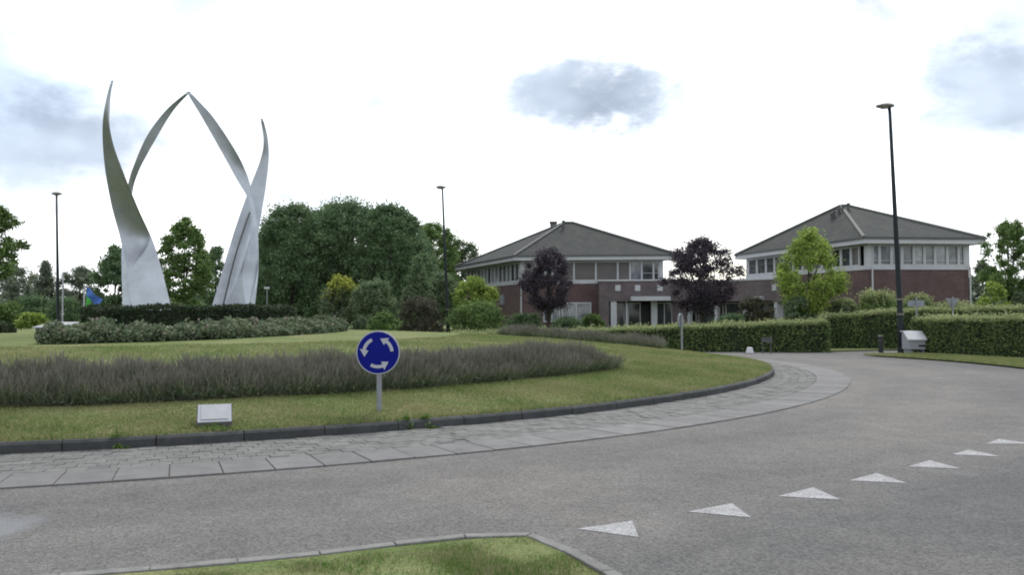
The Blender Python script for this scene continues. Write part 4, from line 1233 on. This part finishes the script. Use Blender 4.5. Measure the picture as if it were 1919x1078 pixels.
tree(702, 520, 612, 90, 50, M['conif'], 'dark green bush between the yellow-topped bush and the pine', cat='shrub', name='shrub', n=9000, leaf=.16, clumps=60, crown_low=610, shape='dome', trunk=False)
tree(722, 586, 626, 64, 44, M['mid'], 'small bright green bush just above the round blue sign', cat='shrub', name='shrub', n=4000, leaf=.13, clumps=40, crown_low=625, shape='dome', trunk=False)
tree(676, 596, 624, 40, 45, M['greyg'], 'small grey-green bush at the right end of the rose bed', cat='shrub', name='shrub', n=2500, leaf=.13, clumps=30, crown_low=623, shape='dome', trunk=False)
tree(788, 556, 630, 92, 49, M['rust'], 'rusty brown bush left of the middle lamp post', cat='shrub', name='shrub', n=6000, leaf=.14, clumps=50, crown_low=630, shape='dome', trunk=False)
tree(345, 403, 600, 108, 45, M['mid'], 'tree seen between the sculpture blades', n=17000, leaf=.17, clumps=110, crown_low=600, shape='oval', dense=.25, lump=.2)
tree(405, 458, 600, 66, 58, M['deep'], 'small dark tree left of the right blades of the sculpture', n=7000, leaf=.2, clumps=60, crown_low=585, shape='oval')
tree(215, 455, 605, 86, 55, M['deep'], 'dark tree left of the front blade of the sculpture', n=11000, leaf=.2, clumps=80, crown_low=602, shape='oval')
tree(28, 497, 612, 100, 82, M['palef'], 'pale distant tree beside the left lamp post, leftmost', n=6000, leaf=.27, clumps=50, crown_low=596, shape='oval', lump=.35)
tree(84, 485, 612, 74, 74, M['palef'], 'distant tiered conifer just left of the left lamp post', n=7000, leaf=.22, clumps=55, crown_low=590, shape='cone', lump=.35)
tree(150, 498, 612, 86, 76, M['palef'], 'distant loose-crowned tree above the blue and green flag', n=7000, leaf=.24, clumps=45, crown_low=590, shape='oval', lump=.4)
for px, yt, wp, d, mt, lb in ((10, 566, 70, 60, 'mid', 'light green bush behind the square-cut hedge end'), (62, 552, 80, 66, 'deep', 'dark bush behind the grey hut'), (122, 556, 70, 64, 'deep', 'dark bush behind the flag pole'),
                              (60, 588, 52, 55, 'lime', 'yellow-green bush beside the grey hut'), (182, 560, 60, 62, 'deep', 'dark bush behind the flag'), (262, 545, 60, 60, 'mid', 'green bush behind the front blade of the sculpture')):
    tree(px, yt, 612, wp, d, M[mt], lb, cat='shrub', name='shrub', n=5000, leaf=.2, clumps=45, crown_low=612, shape='dome', trunk=False)
tree(-14, 380, 640, 112, 40, M['mid'], 'tree at the left edge of the view with a spreading crown', n=9000, leaf=.17, clumps=60, crown_low=522, shape='oval', lump=.4, dense=.24)
tree(888, 520, 615, 84, 55, M['lime'], 'lime-yellow small tree left of the left office block', n=8000, leaf=.17, clumps=60, crown_low=590, shape='oval')
tree(895, 568, 622, 112, 50, M['mid'], 'wide round green bush under the lime-yellow tree', cat='shrub', name='shrub', n=9000, leaf=.14, clumps=60, crown_low=621, shape='dome', trunk=False)
tree(1028, 461, 606, 112, 56, M['purple'], 'purple-leaved tree before the left office block', n=13000, leaf=.17, clumps=80, crown_low=582, shape='oval', dense=.26)
tree(1315, 443, 606, 138, 50, M['purple'], 'larger purple-leaved tree between the two office blocks', n=15000, leaf=.16, clumps=95, crown_low=594, shape='round', dense=.25, lump=.24, seed=91)
tree(1518, 428, 606, 134, 44, M['lime'], 'lime-green tree before the right office block', n=16000, leaf=.15, clumps=95, crown_low=590, shape='oval', dense=.25, lump=.14)
tree(1496, 556, 610, 56, 43.2, M['conif'], 'dark bluish bush at the foot of the lime-green tree', cat='shrub', name='shrub', n=4000, leaf=.13, clumps=40, crown_low=608, shape='dome', trunk=False)
tree(1414, 558, 612, 74, 45, M['rust'], 'olive-brown round bush before the right porch', cat='shrub', name='shrub', n=5000, leaf=.13, clumps=40, crown_low=611, shape='dome', trunk=False)
tree(1372, 590, 614, 60, 44.5, M['deep'], 'low dark bush before the slim porch columns', cat='shrub', name='shrub', n=3000, leaf=.13, clumps=30, crown_low=613, shape='dome', trunk=False)
for px, yt, wp, mt, lb in ((985, 588, 70, 'deep', 'low dark bush under the ground-floor windows, left one'), (1065, 598, 70, 'deep', 'low dark bush under the two-pane window'), (1112, 590, 44, 'mid', 'small green bush beside the porch wall')):
    tree(px, yt, 614, wp, 58, M[mt], lb, cat='shrub', name='shrub', n=3500, leaf=.16, clumps=35, crown_low=616, shape='dome', trunk=False)
for px, yt, wp, mt, lb in ((1640, 545, 110, 'mid', 'green shrub below the brick wall, left of the tall lamp post'), (1722, 552, 70, 'mid', 'green shrub just right of the tall lamp post, below the brick wall'), (1580, 560, 60, 'greyg', 'grey-green shrub beside the lime-green tree'), (1790, 566, 90, 'greyg', 'pale low shrub below the corner of the brick wall')):
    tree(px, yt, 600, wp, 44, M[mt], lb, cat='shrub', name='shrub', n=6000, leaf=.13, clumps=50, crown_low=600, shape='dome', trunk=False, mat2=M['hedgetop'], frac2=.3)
tree(1893, 404, 600, 112, 45, M['mid'], 'tree at the right edge of the view beside the right office block', n=12000, leaf=.16, clumps=80, crown_low=560, shape='oval', lump=.35, dense=.25)
tree(1862, 528, 600, 60, 43, M['lime'], 'bright green bush under the tree at the right edge', cat='shrub', name='shrub', n=4500, leaf=.13, clumps=40, crown_low=600, shape='dome', trunk=False)
tree(1918, 545, 600, 60, 43.5, M['greyg'], 'grey-green bush cut by the right edge of the view', cat='shrub', name='shrub', n=4000, leaf=.13, clumps=40, crown_low=600, shape='dome', trunk=False)
tree(1842, 488, 600, 56, 66, M['palef'], 'pale distant tree beyond the corner of the right office block', n=6000, leaf=.2, clumps=50, crown_low=600, shape='oval')
# far belt of woodland along the horizon
n = 42000; a = rng.uniform(-.72, .72, n); d = rng.uniform(118, 150, n); X = np.tan(a) * d
hmx = 4.6 + 1.6 * np.sin(X * .13) + 1.1 * np.sin(X * .37 + 2) + .8 * np.sin(X * .9)
fb = link('far_woodland', leaf_mesh('far_woodland', np.c_[X, d, -.3 + hmx * rng.uniform(0, 1, n) ** .7], .75), M['greyg'])
tag(fb, 'distant belt of trees along the horizon', 'woodland', kind='stuff')

# ------------------------------------------------------------------ street furniture
def lamp(px_t, py_t, px_b, d, label, head_len=.62, arm=-.18, r0=.085, zb=None, band=False):
    """column lamp: pole, base sleeve, flat oval head"""
    bp = W(px_b, 620, d); zb_ = float(zg(bp.x, bp.y)); tp = W(px_t, py_t, d)
    root = empty('street_lamp', (bp.x, d, zb_)); tag(root, label, 'street lamp', 'column street lamps')
    v = Vector((tp.x - bp.x, 0, tp.z - zb_))
    q = lambda f: Vector((bp.x, d, zb_)) + v * f
    b = MB(); b.tube([q(-.01), q(.12), q(.125), q(.5), q(.995)], [r0 * 1.25, r0 * 1.25, r0, r0 * .78, r0 * .5], 14); b.build('pole', M['darkpole'], root, smooth=True)
    b = MB(); b.tube([q(.0) + Vector((0, 0, .0)), q(.03)], [r0 * 1.5, r0 * 1.4], 14); b.build('base_sleeve', M['darkpole'], root)
    # head: flattened ellipsoid with a flat lens below
    hb = MB(); c = q(1.0) + Vector((arm, -.05, .02)); seg, rings_ = 20, 8; vs = []; fs = []
    for i in range(rings_ + 1):
        t = math.pi * i / rings_
        for k in range(seg):
            p_ = 2 * math.pi * k / seg; z = math.cos(t) * (.12 if t < math.pi / 2 else .07)
            vs.append(c + Vector((math.cos(p_) * math.sin(t) * head_len / 2, math.sin(p_) * math.sin(t) * .26, z)))
    for i in range(rings_):
        for k in range(seg): fs.append((i * seg + k, i * seg + (k + 1) % seg, (i + 1) * seg + (k + 1) % seg, (i + 1) * seg + k))
    hb.add(vs, fs); head = hb.build('lamp_head', M['lamphead'], root, smooth=True)
    lb = MB(); vs = [c + Vector((math.cos(2 * math.pi * k / 20) * head_len * .36 - .03, math.sin(2 * math.pi * k / 20) * .18, -.06)) for k in range(20)]
    lb.tube([c + Vector((-.03, 0, -.085)), c + Vector((-.03, 0, -.045))], [.15, .19], 16); lb.build('lens', M['lens'], head)
    nb = MB(); nb.tube([q(.985), q(1.0) + Vector((arm * .25, -.02, .05)), c + Vector((arm * -.4, 0, .06))], [r0 * .55, r0 * .6, r0 * .45], 10); nb.build('neck', M['darkpole'], root)
    if band:
        for f, col in ((.215, 'yellowp'), (.155, 'yellowp')):
            bb = MB(); bb.tube([q(f), q(f + .008)], [r0 * 1.28, r0 * 1.28], 12); bb.build('marker_band', M[col], root)
    return root


lamp(1667, 200, 1690, 34.6, 'tall dark street lamp beside the white sloped box', .76, -.2, .115, band=True)
lamp(829, 352, 841, 51, 'dark street lamp standing before the clump of dark trees', .62, -.08, .10, band=True)
lamp(106, 364, 110, 55, 'dark street lamp left of the sculpture beside the flag', .66, 0.04, .11)


def disc(b, c, r, n0, n1, seg=40):
    """disc facing -Y between depths n0 and n1 (distance in front of c)"""
    vs = []
    for nn in (n0, n1):
        vs += [(c.x + r * math.cos(2 * math.pi * k / seg), c.y - nn, c.z + r * math.sin(2 * math.pi * k / seg)) for k in range(seg)]
    fs = [tuple(range(seg, 2 * seg)), tuple(range(seg - 1, -1, -1))] + [(k, (k + 1) % seg, seg + (k + 1) % seg, seg + k) for k in range(seg)]
    b.add(vs, fs)


def arc_arrow(b, c, a0, a1, ri, ro, nn, head, hw):
    """curved arrow on the sign face from angle a0 to a1 (counter-clockwise), head beyond a1"""
    rm = (ri + ro) / 2; pts = []
    seg = 10; A = [a0 + (a1 - a0) * k / seg for k in range(seg + 1)]
    P_ = lambda r, a: (c.x + r * math.cos(a), c.z + r * math.sin(a))
    body = [P_(ro, a) for a in A] + [P_(ri, a) for a in A]
    for z_ in (nn, nn + .004): pass
    vs = [(x, c.y - nn - .004, z) for x, z in body]; fs = []
    for k in range(seg): fs.append((k, k + 1, seg + 1 + k + 1, seg + 1 + k))
    hx = [P_(rm + hw, a1), P_(rm, a1 + head), P_(rm - hw, a1)]
    o = len(vs); vs += [(x, c.y - nn - .0045, z) for x, z in hx]; fs.append((o, o + 1, o + 2))
    b.add(vs, fs)


# blue roundabout sign
sb_ = hit(711, 770); sc0 = W(709, 661, sb_.y); Rsg = 40.5 / F * sb_.y
sg_root = empty('roundabout_sign', sb_); tag(sg_root, 'round blue sign with three white circling arrows on a grey post', 'road sign')
b = MB(); b.tube([sb_ - Vector((0, 0, .1)), Vector((sc0.x + .005, sb_.y + .02, sc0.z))], [.037, .037], 16); b.build('post', M['galv'], sg_root, smooth=False)
b = MB(); disc(b, sc0, Rsg, .0, .03); rim = b.build('sign_plate', M['signwhite'], sg_root)
b = MB(); disc(b, sc0, Rsg * .955, .03, .033); b.build('blue_face', M['blue'], rim)
b = MB(); disc(b, sc0, Rsg * 1.012, -.012, .022); b.build('rim', M['galv'], rim)
for k, (a0, a1) in enumerate(((RAD(5), RAD(52)), (RAD(115), RAD(168)), (RAD(240), RAD(290)))):
    b = MB(); arc_arrow(b, sc0, a0, a1, Rsg * .575, Rsg * .725, .0335, RAD(29), Rsg * .205); b.build('arrow', M['signwhite'], rim)
for dz in (-.12, .12):
    b = MB(); b.box((sc0.x - .07, sc0.y - .0, sc0.z + dz - .02), (sc0.x + .07, sc0.y + .07, sc0.z + dz + .02)); b.build('clamp', M['galv'], sg_root)

# signs seen from behind
def back_sign(px, py_c, py_b, d, rpx, label, shape='disc', col='galv', lean=0, turn=0.):
    cp_ = W(px, py_c, d); zb_ = float(zsurf(cp_.x, d)); root = empty('road_sign', (cp_.x, d, zb_)); tag(root, label, 'road sign', 'signs seen from behind')
    r = rpx / F * d
    b = MB(); b.tube([(cp_.x, d - .03, zb_ - .05), (cp_.x + lean, d - .03, cp_.z + r * .8)], [.035, .035], 10); b.build('post', M['galv'], root)
    b = MB()
    if shape == 'disc': disc(b, Vector((cp_.x, d, cp_.z)), r, -.03, 0.0, 28)
    elif shape == 'tri':
        vs = [(cp_.x - r, d, cp_.z + r * .6), (cp_.x + r, d, cp_.z + r * .6), (cp_.x, d, cp_.z - r * 1.1)]; vs2 = [(x, y + .03, z) for x, y, z in vs]
        b.add(vs + vs2, [(2, 1, 0), (3, 4, 5), (0, 1, 4, 3), (1, 2, 5, 4), (2, 0, 3, 5)])
    else: b.box((cp_.x - r, d, cp_.z - r * .38), (cp_.x + r, d + .04, cp_.z + r * .38))
    pl = b.build('sign_plate', M[col], root)
    b = MB(); b.box((cp_.x - r * .5, d - .02, cp_.z - .03), (cp_.x + r * .5, d - .002, cp_.z + .03)); b.build('bracket', M['galv'], root)
    root.rotation_euler = (0, 0, turn)
    return root


back_sign(1276, 601, 655, 31.5, 13.5, 'narrow grey sign turned nearly edge-on, at the far edge of the lawn', 'disc', turn=1.0)
back_sign(1717, 569, 600, 38.5, 15, 'small dark board sign on a post above the far hedge', 'board', 'bluegrey')
back_sign(1785, 567, 600, 38.0, 13, 'grey triangular sign seen from behind above the far hedge', 'tri')

# engraved plaque on the lawn
pb = hit(402, 803); d0 = pb.y
root = empty('plaque', pb); tag(root, 'low stone plaque with a sloping pale plate on the lawn', 'plaque')
wv = 32 / F * d0
b = MB(); zt0 = W(402, 791, d0).z; zt1 = W(402, 757, d0 + .26).z
x0, x1 = pb.x - wv, pb.x + wv
prof = [(d0 - .02, pb.z - .05), (d0 + .36, pb.z - .05), (d0 + .34, zt1 - .02), (d0, zt0 - .02)]
b.add([(x0, y, z) for y, z in prof] + [(x1, y, z) for y, z in prof], [(0, 1, 2, 3), (7, 6, 5, 4), (0, 4, 5, 1), (1, 5, 6, 2), (2, 6, 7, 3), (3, 7, 4, 0)]); b.build('stone', M['stonedark'], root, bevel=.012)


def slope_plate(nm, m, fx0, fx1, f0, f1, lift):
    b = MB(); vs = []
    for lf_ in (lift, lift - .012):
        for fx_, f_ in ((fx0, f0), (fx1, f0), (fx1, f1), (fx0, f1)):
            vs.append((x0 + (x1 - x0) * fx_, d0 + .34 * f_ - lf_ * .5, zt0 - .02 + (zt1 - zt0) * f_ + lf_))
    b.add(vs, [(0, 1, 2, 3), (7, 6, 5, 4), (0, 4, 5, 1), (1, 5, 6, 2), (2, 6, 7, 3), (3, 7, 4, 0)]); return b.build(nm, m, root)


slope_plate('plate_border', M['plate_edge'], .03, .97, .03, .97, .014); slope_plate('plate', M['plate'], .12, .88, .14, .93, .022)

root.rotation_euler = (0, 0, .33)

# weeds along the kerb and round the plaque
def weed(px, py, spread, n, label, h=.09):
    p = hit(px, py); root = empty('weed', p); tag(root, label, 'weed', 'weeds')
    q = rng.normal(size=(n, 3)) * np.array([spread, spread * .4, 0]); q[:, 2] = np.abs(rng.normal(size=n)) * h * np.exp(-(q[:, 0] / spread) ** 2 * .4)
    Pw = np.array(p) + q; Pw[:, 2] = zsurf(Pw[:, 0], Pw[:, 1]) + q[:, 2] + .01
    o = link('leaves', leaf_mesh('leaves', Pw - np.array(p), .055, .45), M['weed']); o.parent = root
    b = MB()
    for k in range(5):
        e = Vector(rng.normal(size=3) * np.array([spread * .6, spread * .2, 0])); b.tube([(0, 0, 0), (e.x, e.y, h * rng.uniform(.5, 1.2))], [.004, .002], 5)
    o = b.build('stem', M['weed']); o.parent = root


weed(398, 806, .15, 150, 'leafy weeds at the foot of the stone plaque', .03)
weed(222, 838, .045, 60, 'small weed in the kerb joint left of the plaque', .05)
weed(800, 804, .06, 70, 'small weed at the kerb right of the round blue sign', .04)
weed(765, 808, .05, 50, 'tiny weed at the kerb just below the round blue sign', .05)

# dark bollard
bb_ = hit(1651, 661, zg); d = bb_.y; hgt = (661 - 629) / F * d
root = empty('bollard', bb_); tag(root, 'short dark bollard left of the tall street lamp', 'bollard')
b = MB(); b.tube([bb_, bb_ + Vector((0, 0, hgt * .86))], [.10, .095], 16); b.build('shaft', M['black'], root, bevel=.01)
b = MB(); b.tube([bb_ + Vector((0, 0, hgt * .86)), bb_ + Vector((0, 0, hgt * .95)), bb_ + Vector((0, 0, hgt))], [.115, .115, .07], 16); b.build('cap', M['black'], root)
b = MB(); b.tube([bb_ + Vector((0, 0, hgt * .70)), bb_ + Vector((0, 0, hgt * .76))], [.101, .100], 16); b.build('band', M['lead'], root)

# white box with sloping lid
d = 34.0; zb_ = float(zg(0, d)); x0, x1 = W(1696, 650, d).x, W(1731, 650, d).x
root = empty('grit_box', ((x0 + x1) / 2, d, zb_)); tag(root, 'white box with a sloping lid and dark slot by the street lamp', 'box')
z1 = W(1710, 637, d).z; z2 = W(1710, 621, d).z
b = MB(); prof = [(d - .25, zb_ + .2), (d + .35, zb_ + .2), (d + .35, z2 - .03), (d + .12, z2 - .03), (d - .25, z1)]
n = len(prof); b.add([(x0 + .03, y, z) for y, z in prof] + [(x1 - .03, y, z) for y, z in prof], [tuple(range(n)), tuple(range(2 * n - 1, n - 1, -1))] + [(i, i + n, (i + 1) % n + n, (i + 1) % n) for i in range(n)]); b.build('body', M['plate'], root, bevel=.015)
b = MB(); prof = [(d - .30, z1 - .02), (d - .30, z1 + .03), (d + .12, z2 + .01), (d + .38, z2 + .01), (d + .38, z2 - .028), (d + .12, z2 - .028)]
n = len(prof); b.add([(x0 - .02, y, z) for y, z in prof] + [(x1 + .02, y, z) for y, z in prof], [tuple(range(n)), tuple(range(2 * n - 1, n - 1, -1))] + [(i, i + n, (i + 1) % n + n, (i + 1) % n) for i in range(n)]); b.build('lid', M['white'], root)
zs = W(1720, 648, d).z; b = MB(); b.box((W(1716, 648, d).x, d - .262, zs - .035), (W(1729, 648, d).x, d - .245, zs + .035)); b.build('slot', M['black'], root)
for xx in (x0 + .08, x1 - .14):
    b = MB(); b.box((xx, d - .2, zb_ - .05), (xx + .06, d + .3, zb_ + .199)); b.build('foot', M['galv'], root)

# small white marker and low dark name board before the hedge
d = 35.6; p = W(1405, 656, d); zb_ = float(zg(0, d)); root = empty('marker_block', (p.x, d, zb_)); tag(root, 'small white tapered marker block at the foot of the hedge', 'marker')
b = MB(); hh_ = .26; a, c = .15, .09
b.add([(p.x - a, d - a, zb_), (p.x + a, d - a, zb_), (p.x + a, d + a, zb_), (p.x - a, d + a, zb_), (p.x - c, d - c, zb_ + hh_), (p.x + c, d - c, zb_ + hh_), (p.x + c, d + c, zb_ + hh_), (p.x - c, d + c, zb_ + hh_)],
      [(3, 2, 1, 0), (4, 5, 6, 7), (0, 1, 5, 4), (1, 2, 6, 5), (2, 3, 7, 6), (3, 0, 4, 7)]); b.build('block', M['white'], root, bevel=.02)
b = MB(); b.box((p.x - .2, d - .2, zb_ - .02), (p.x + .2, d + .2, zb_ + .03)); b.build('base', M['slab'], root)
p = W(1437, 636, d); root = empty('name_board', (p.x, d, zb_)); tag(root, 'low dark board on posts before the hedge', 'board')
b = MB(); b.box((p.x - .22, d - .02, p.z - .13), (p.x + .22, d + .02, p.z + .07)); bo = b.build('board', M['lead'], root)
b = MB(); b.box((p.x - .18, d - .026, p.z - .01), (p.x + .18, d - .0205, p.z + .035)); b.build('stripe', M['stonedark'], bo)
for s_ in (-.17, .17):
    b = MB(); b.tube([(p.x + s_, d + .04, zb_ - .05), (p.x + s_, d + .04, p.z)], [.02, .02], 8); b.build('leg', M['lead'], root)

# flag on a pole, two bare poles
d = 44.; p0 = W(158, 540, d); zb_ = float(zg(0, d))
root = empty('flag_pole', (p0.x, d, zb_)); tag(root, 'white flag pole left of the sculpture flying the flag', 'flag pole')
b = MB(); b.tube([(p0.x, d, zb_ - .1), (p0.x, d, p0.z + .05)], [.045, .03], 10); b.build('pole', M['white'], root)
b = MB(); b.tube([(p0.x, d, p0.z + .05), (p0.x, d, p0.z + .13)], [.05, .02], 10); b.build('finial', M['galv'], root)
root = empty('flag', (p0.x + .04, d, p0.z)); tag(root, 'blue and green flag drooping from its pole', 'flag')


def cloth(nm, corners, m):
    n = 10; vs = []; fs = []
    a, b_, c_, e_ = [np.array(W(*q)) for q in corners]
    for i in range(n + 1):
        for j in range(n + 1):
            s_, t_ = i / n, j / n; p = (a * (1 - s_) + b_ * s_) * (1 - t_) + (e_ * (1 - s_) + c_ * s_) * t_
            p[1] += .09 * math.sin(s_ * 9 + t_ * 3); p[2] += .02 * math.sin(s_ * 7); vs.append(tuple(p))
    for i in range(n):
        for j in range(n): q = i * (n + 1) + j; fs.append((q, q + 1, q + n + 2, q + n + 1))
    B = MB(); B.add(vs, fs); o = B.build(nm, m, root, smooth=True); o.modifiers.new('solid', 'SOLIDIFY').thickness = .006


cloth('blue_field', [(161, 537, d), (192, 563, d), (181, 578, d), (161, 553, d)], M['flagblue'])
cloth('green_field', [(160.5, 552, d - .05), (171, 562, d - .05), (169, 580, d - .05), (160.5, 574, d - .05)], M['flaggreen'])
for px, yt, d_, lb in ((118, 512, 58., 'pale bare pole just right of the left lamp post'), (168, 556, 46., 'short pale pole right of the flag pole')):
    p = W(px, yt, d_); r_ = empty('bare_pole', (p.x, d_, float(zg(0, d_)))); tag(r_, lb, 'pole')
    b = MB(); b.tube([(p.x, d_, -.4), (p.x, d_, p.z)], [.06, .045], 10); b.build('shaft', M['signwhite'], r_)
    b = MB(); b.tube([(p.x, d_, p.z), (p.x, d_, p.z + .08)], [.055, .02], 10); b.build('cap', M['galv'], r_)

# low grey hut roof behind the rose bed
d = 47.; a0_, a1_ = W(60, 612, d), W(152, 604, d); zt = W(100, 604, d).z; ze = W(100, 613, d).z
root = empty('hut', ((a0_.x + a1_.x) / 2, d, float(zg(0, d)))); tag(root, 'low hut with a pale grey roof behind the flowering shrubs', 'hut')
b = MB(); b.add([(a0_.x, d, ze), (a1_.x, d, ze), (a1_.x - .3, d + 1.4, zt), (a0_.x + .5, d + 1.4, zt), (a0_.x, d, ze - .06), (a1_.x, d, ze - .06), (a1_.x - .3, d + 1.4, zt - .06), (a0_.x + .5, d + 1.4, zt - .06)],
                [(0, 1, 2, 3), (7, 6, 5, 4), (0, 4, 5, 1), (1, 5, 6, 2), (2, 6, 7, 3), (3, 7, 4, 0)]); b.build('roof', plain('hut_roof', (.26, .27, .28), .7, var=.1, scale=2), root)
b = MB(); b.box((a0_.x + .15, d + .1, -.35), (a1_.x - .15, d + 1.2, ze - .065)); b.build('wall', M['stonedark'], root)

# pale sign far off among the dark trees
p = W(500, 540, 48.); root = empty('name_sign', (p.x, 48., float(zg(0, 48.)))); tag(root, 'tiny white sign in front of the dark trees', 'sign')
b = MB(); b.box((p.x - .15, 47.98, p.z - .05), (p.x + .15, 48.02, p.z + .06)); b.build('sign_plate', M['white'], root)
b = MB(); b.tube([(p.x, 48.05, -.4), (p.x, 48.05, p.z)], [.03, .03], 8); b.build('post', M['galv'], root)
# dead leaves and bits on the road
for px, py in ((1330, 910), (1308, 780), (1420, 716)):
    p = hit(px, py, zg); o = link('fallen_leaf', leaf_mesh('fallen_leaf', np.array([[0, 0, .012], [.01, .006, .012]]), .035, .7), M['rust'], None, p)
    tag(o, {1330: 'dark fallen leaf on the asphalt before the give-way triangles', 1308: 'dark fallen leaf on the pale apron slabs', 1420: 'brown fallen leaf on the small pavers'}[px], 'leaf')
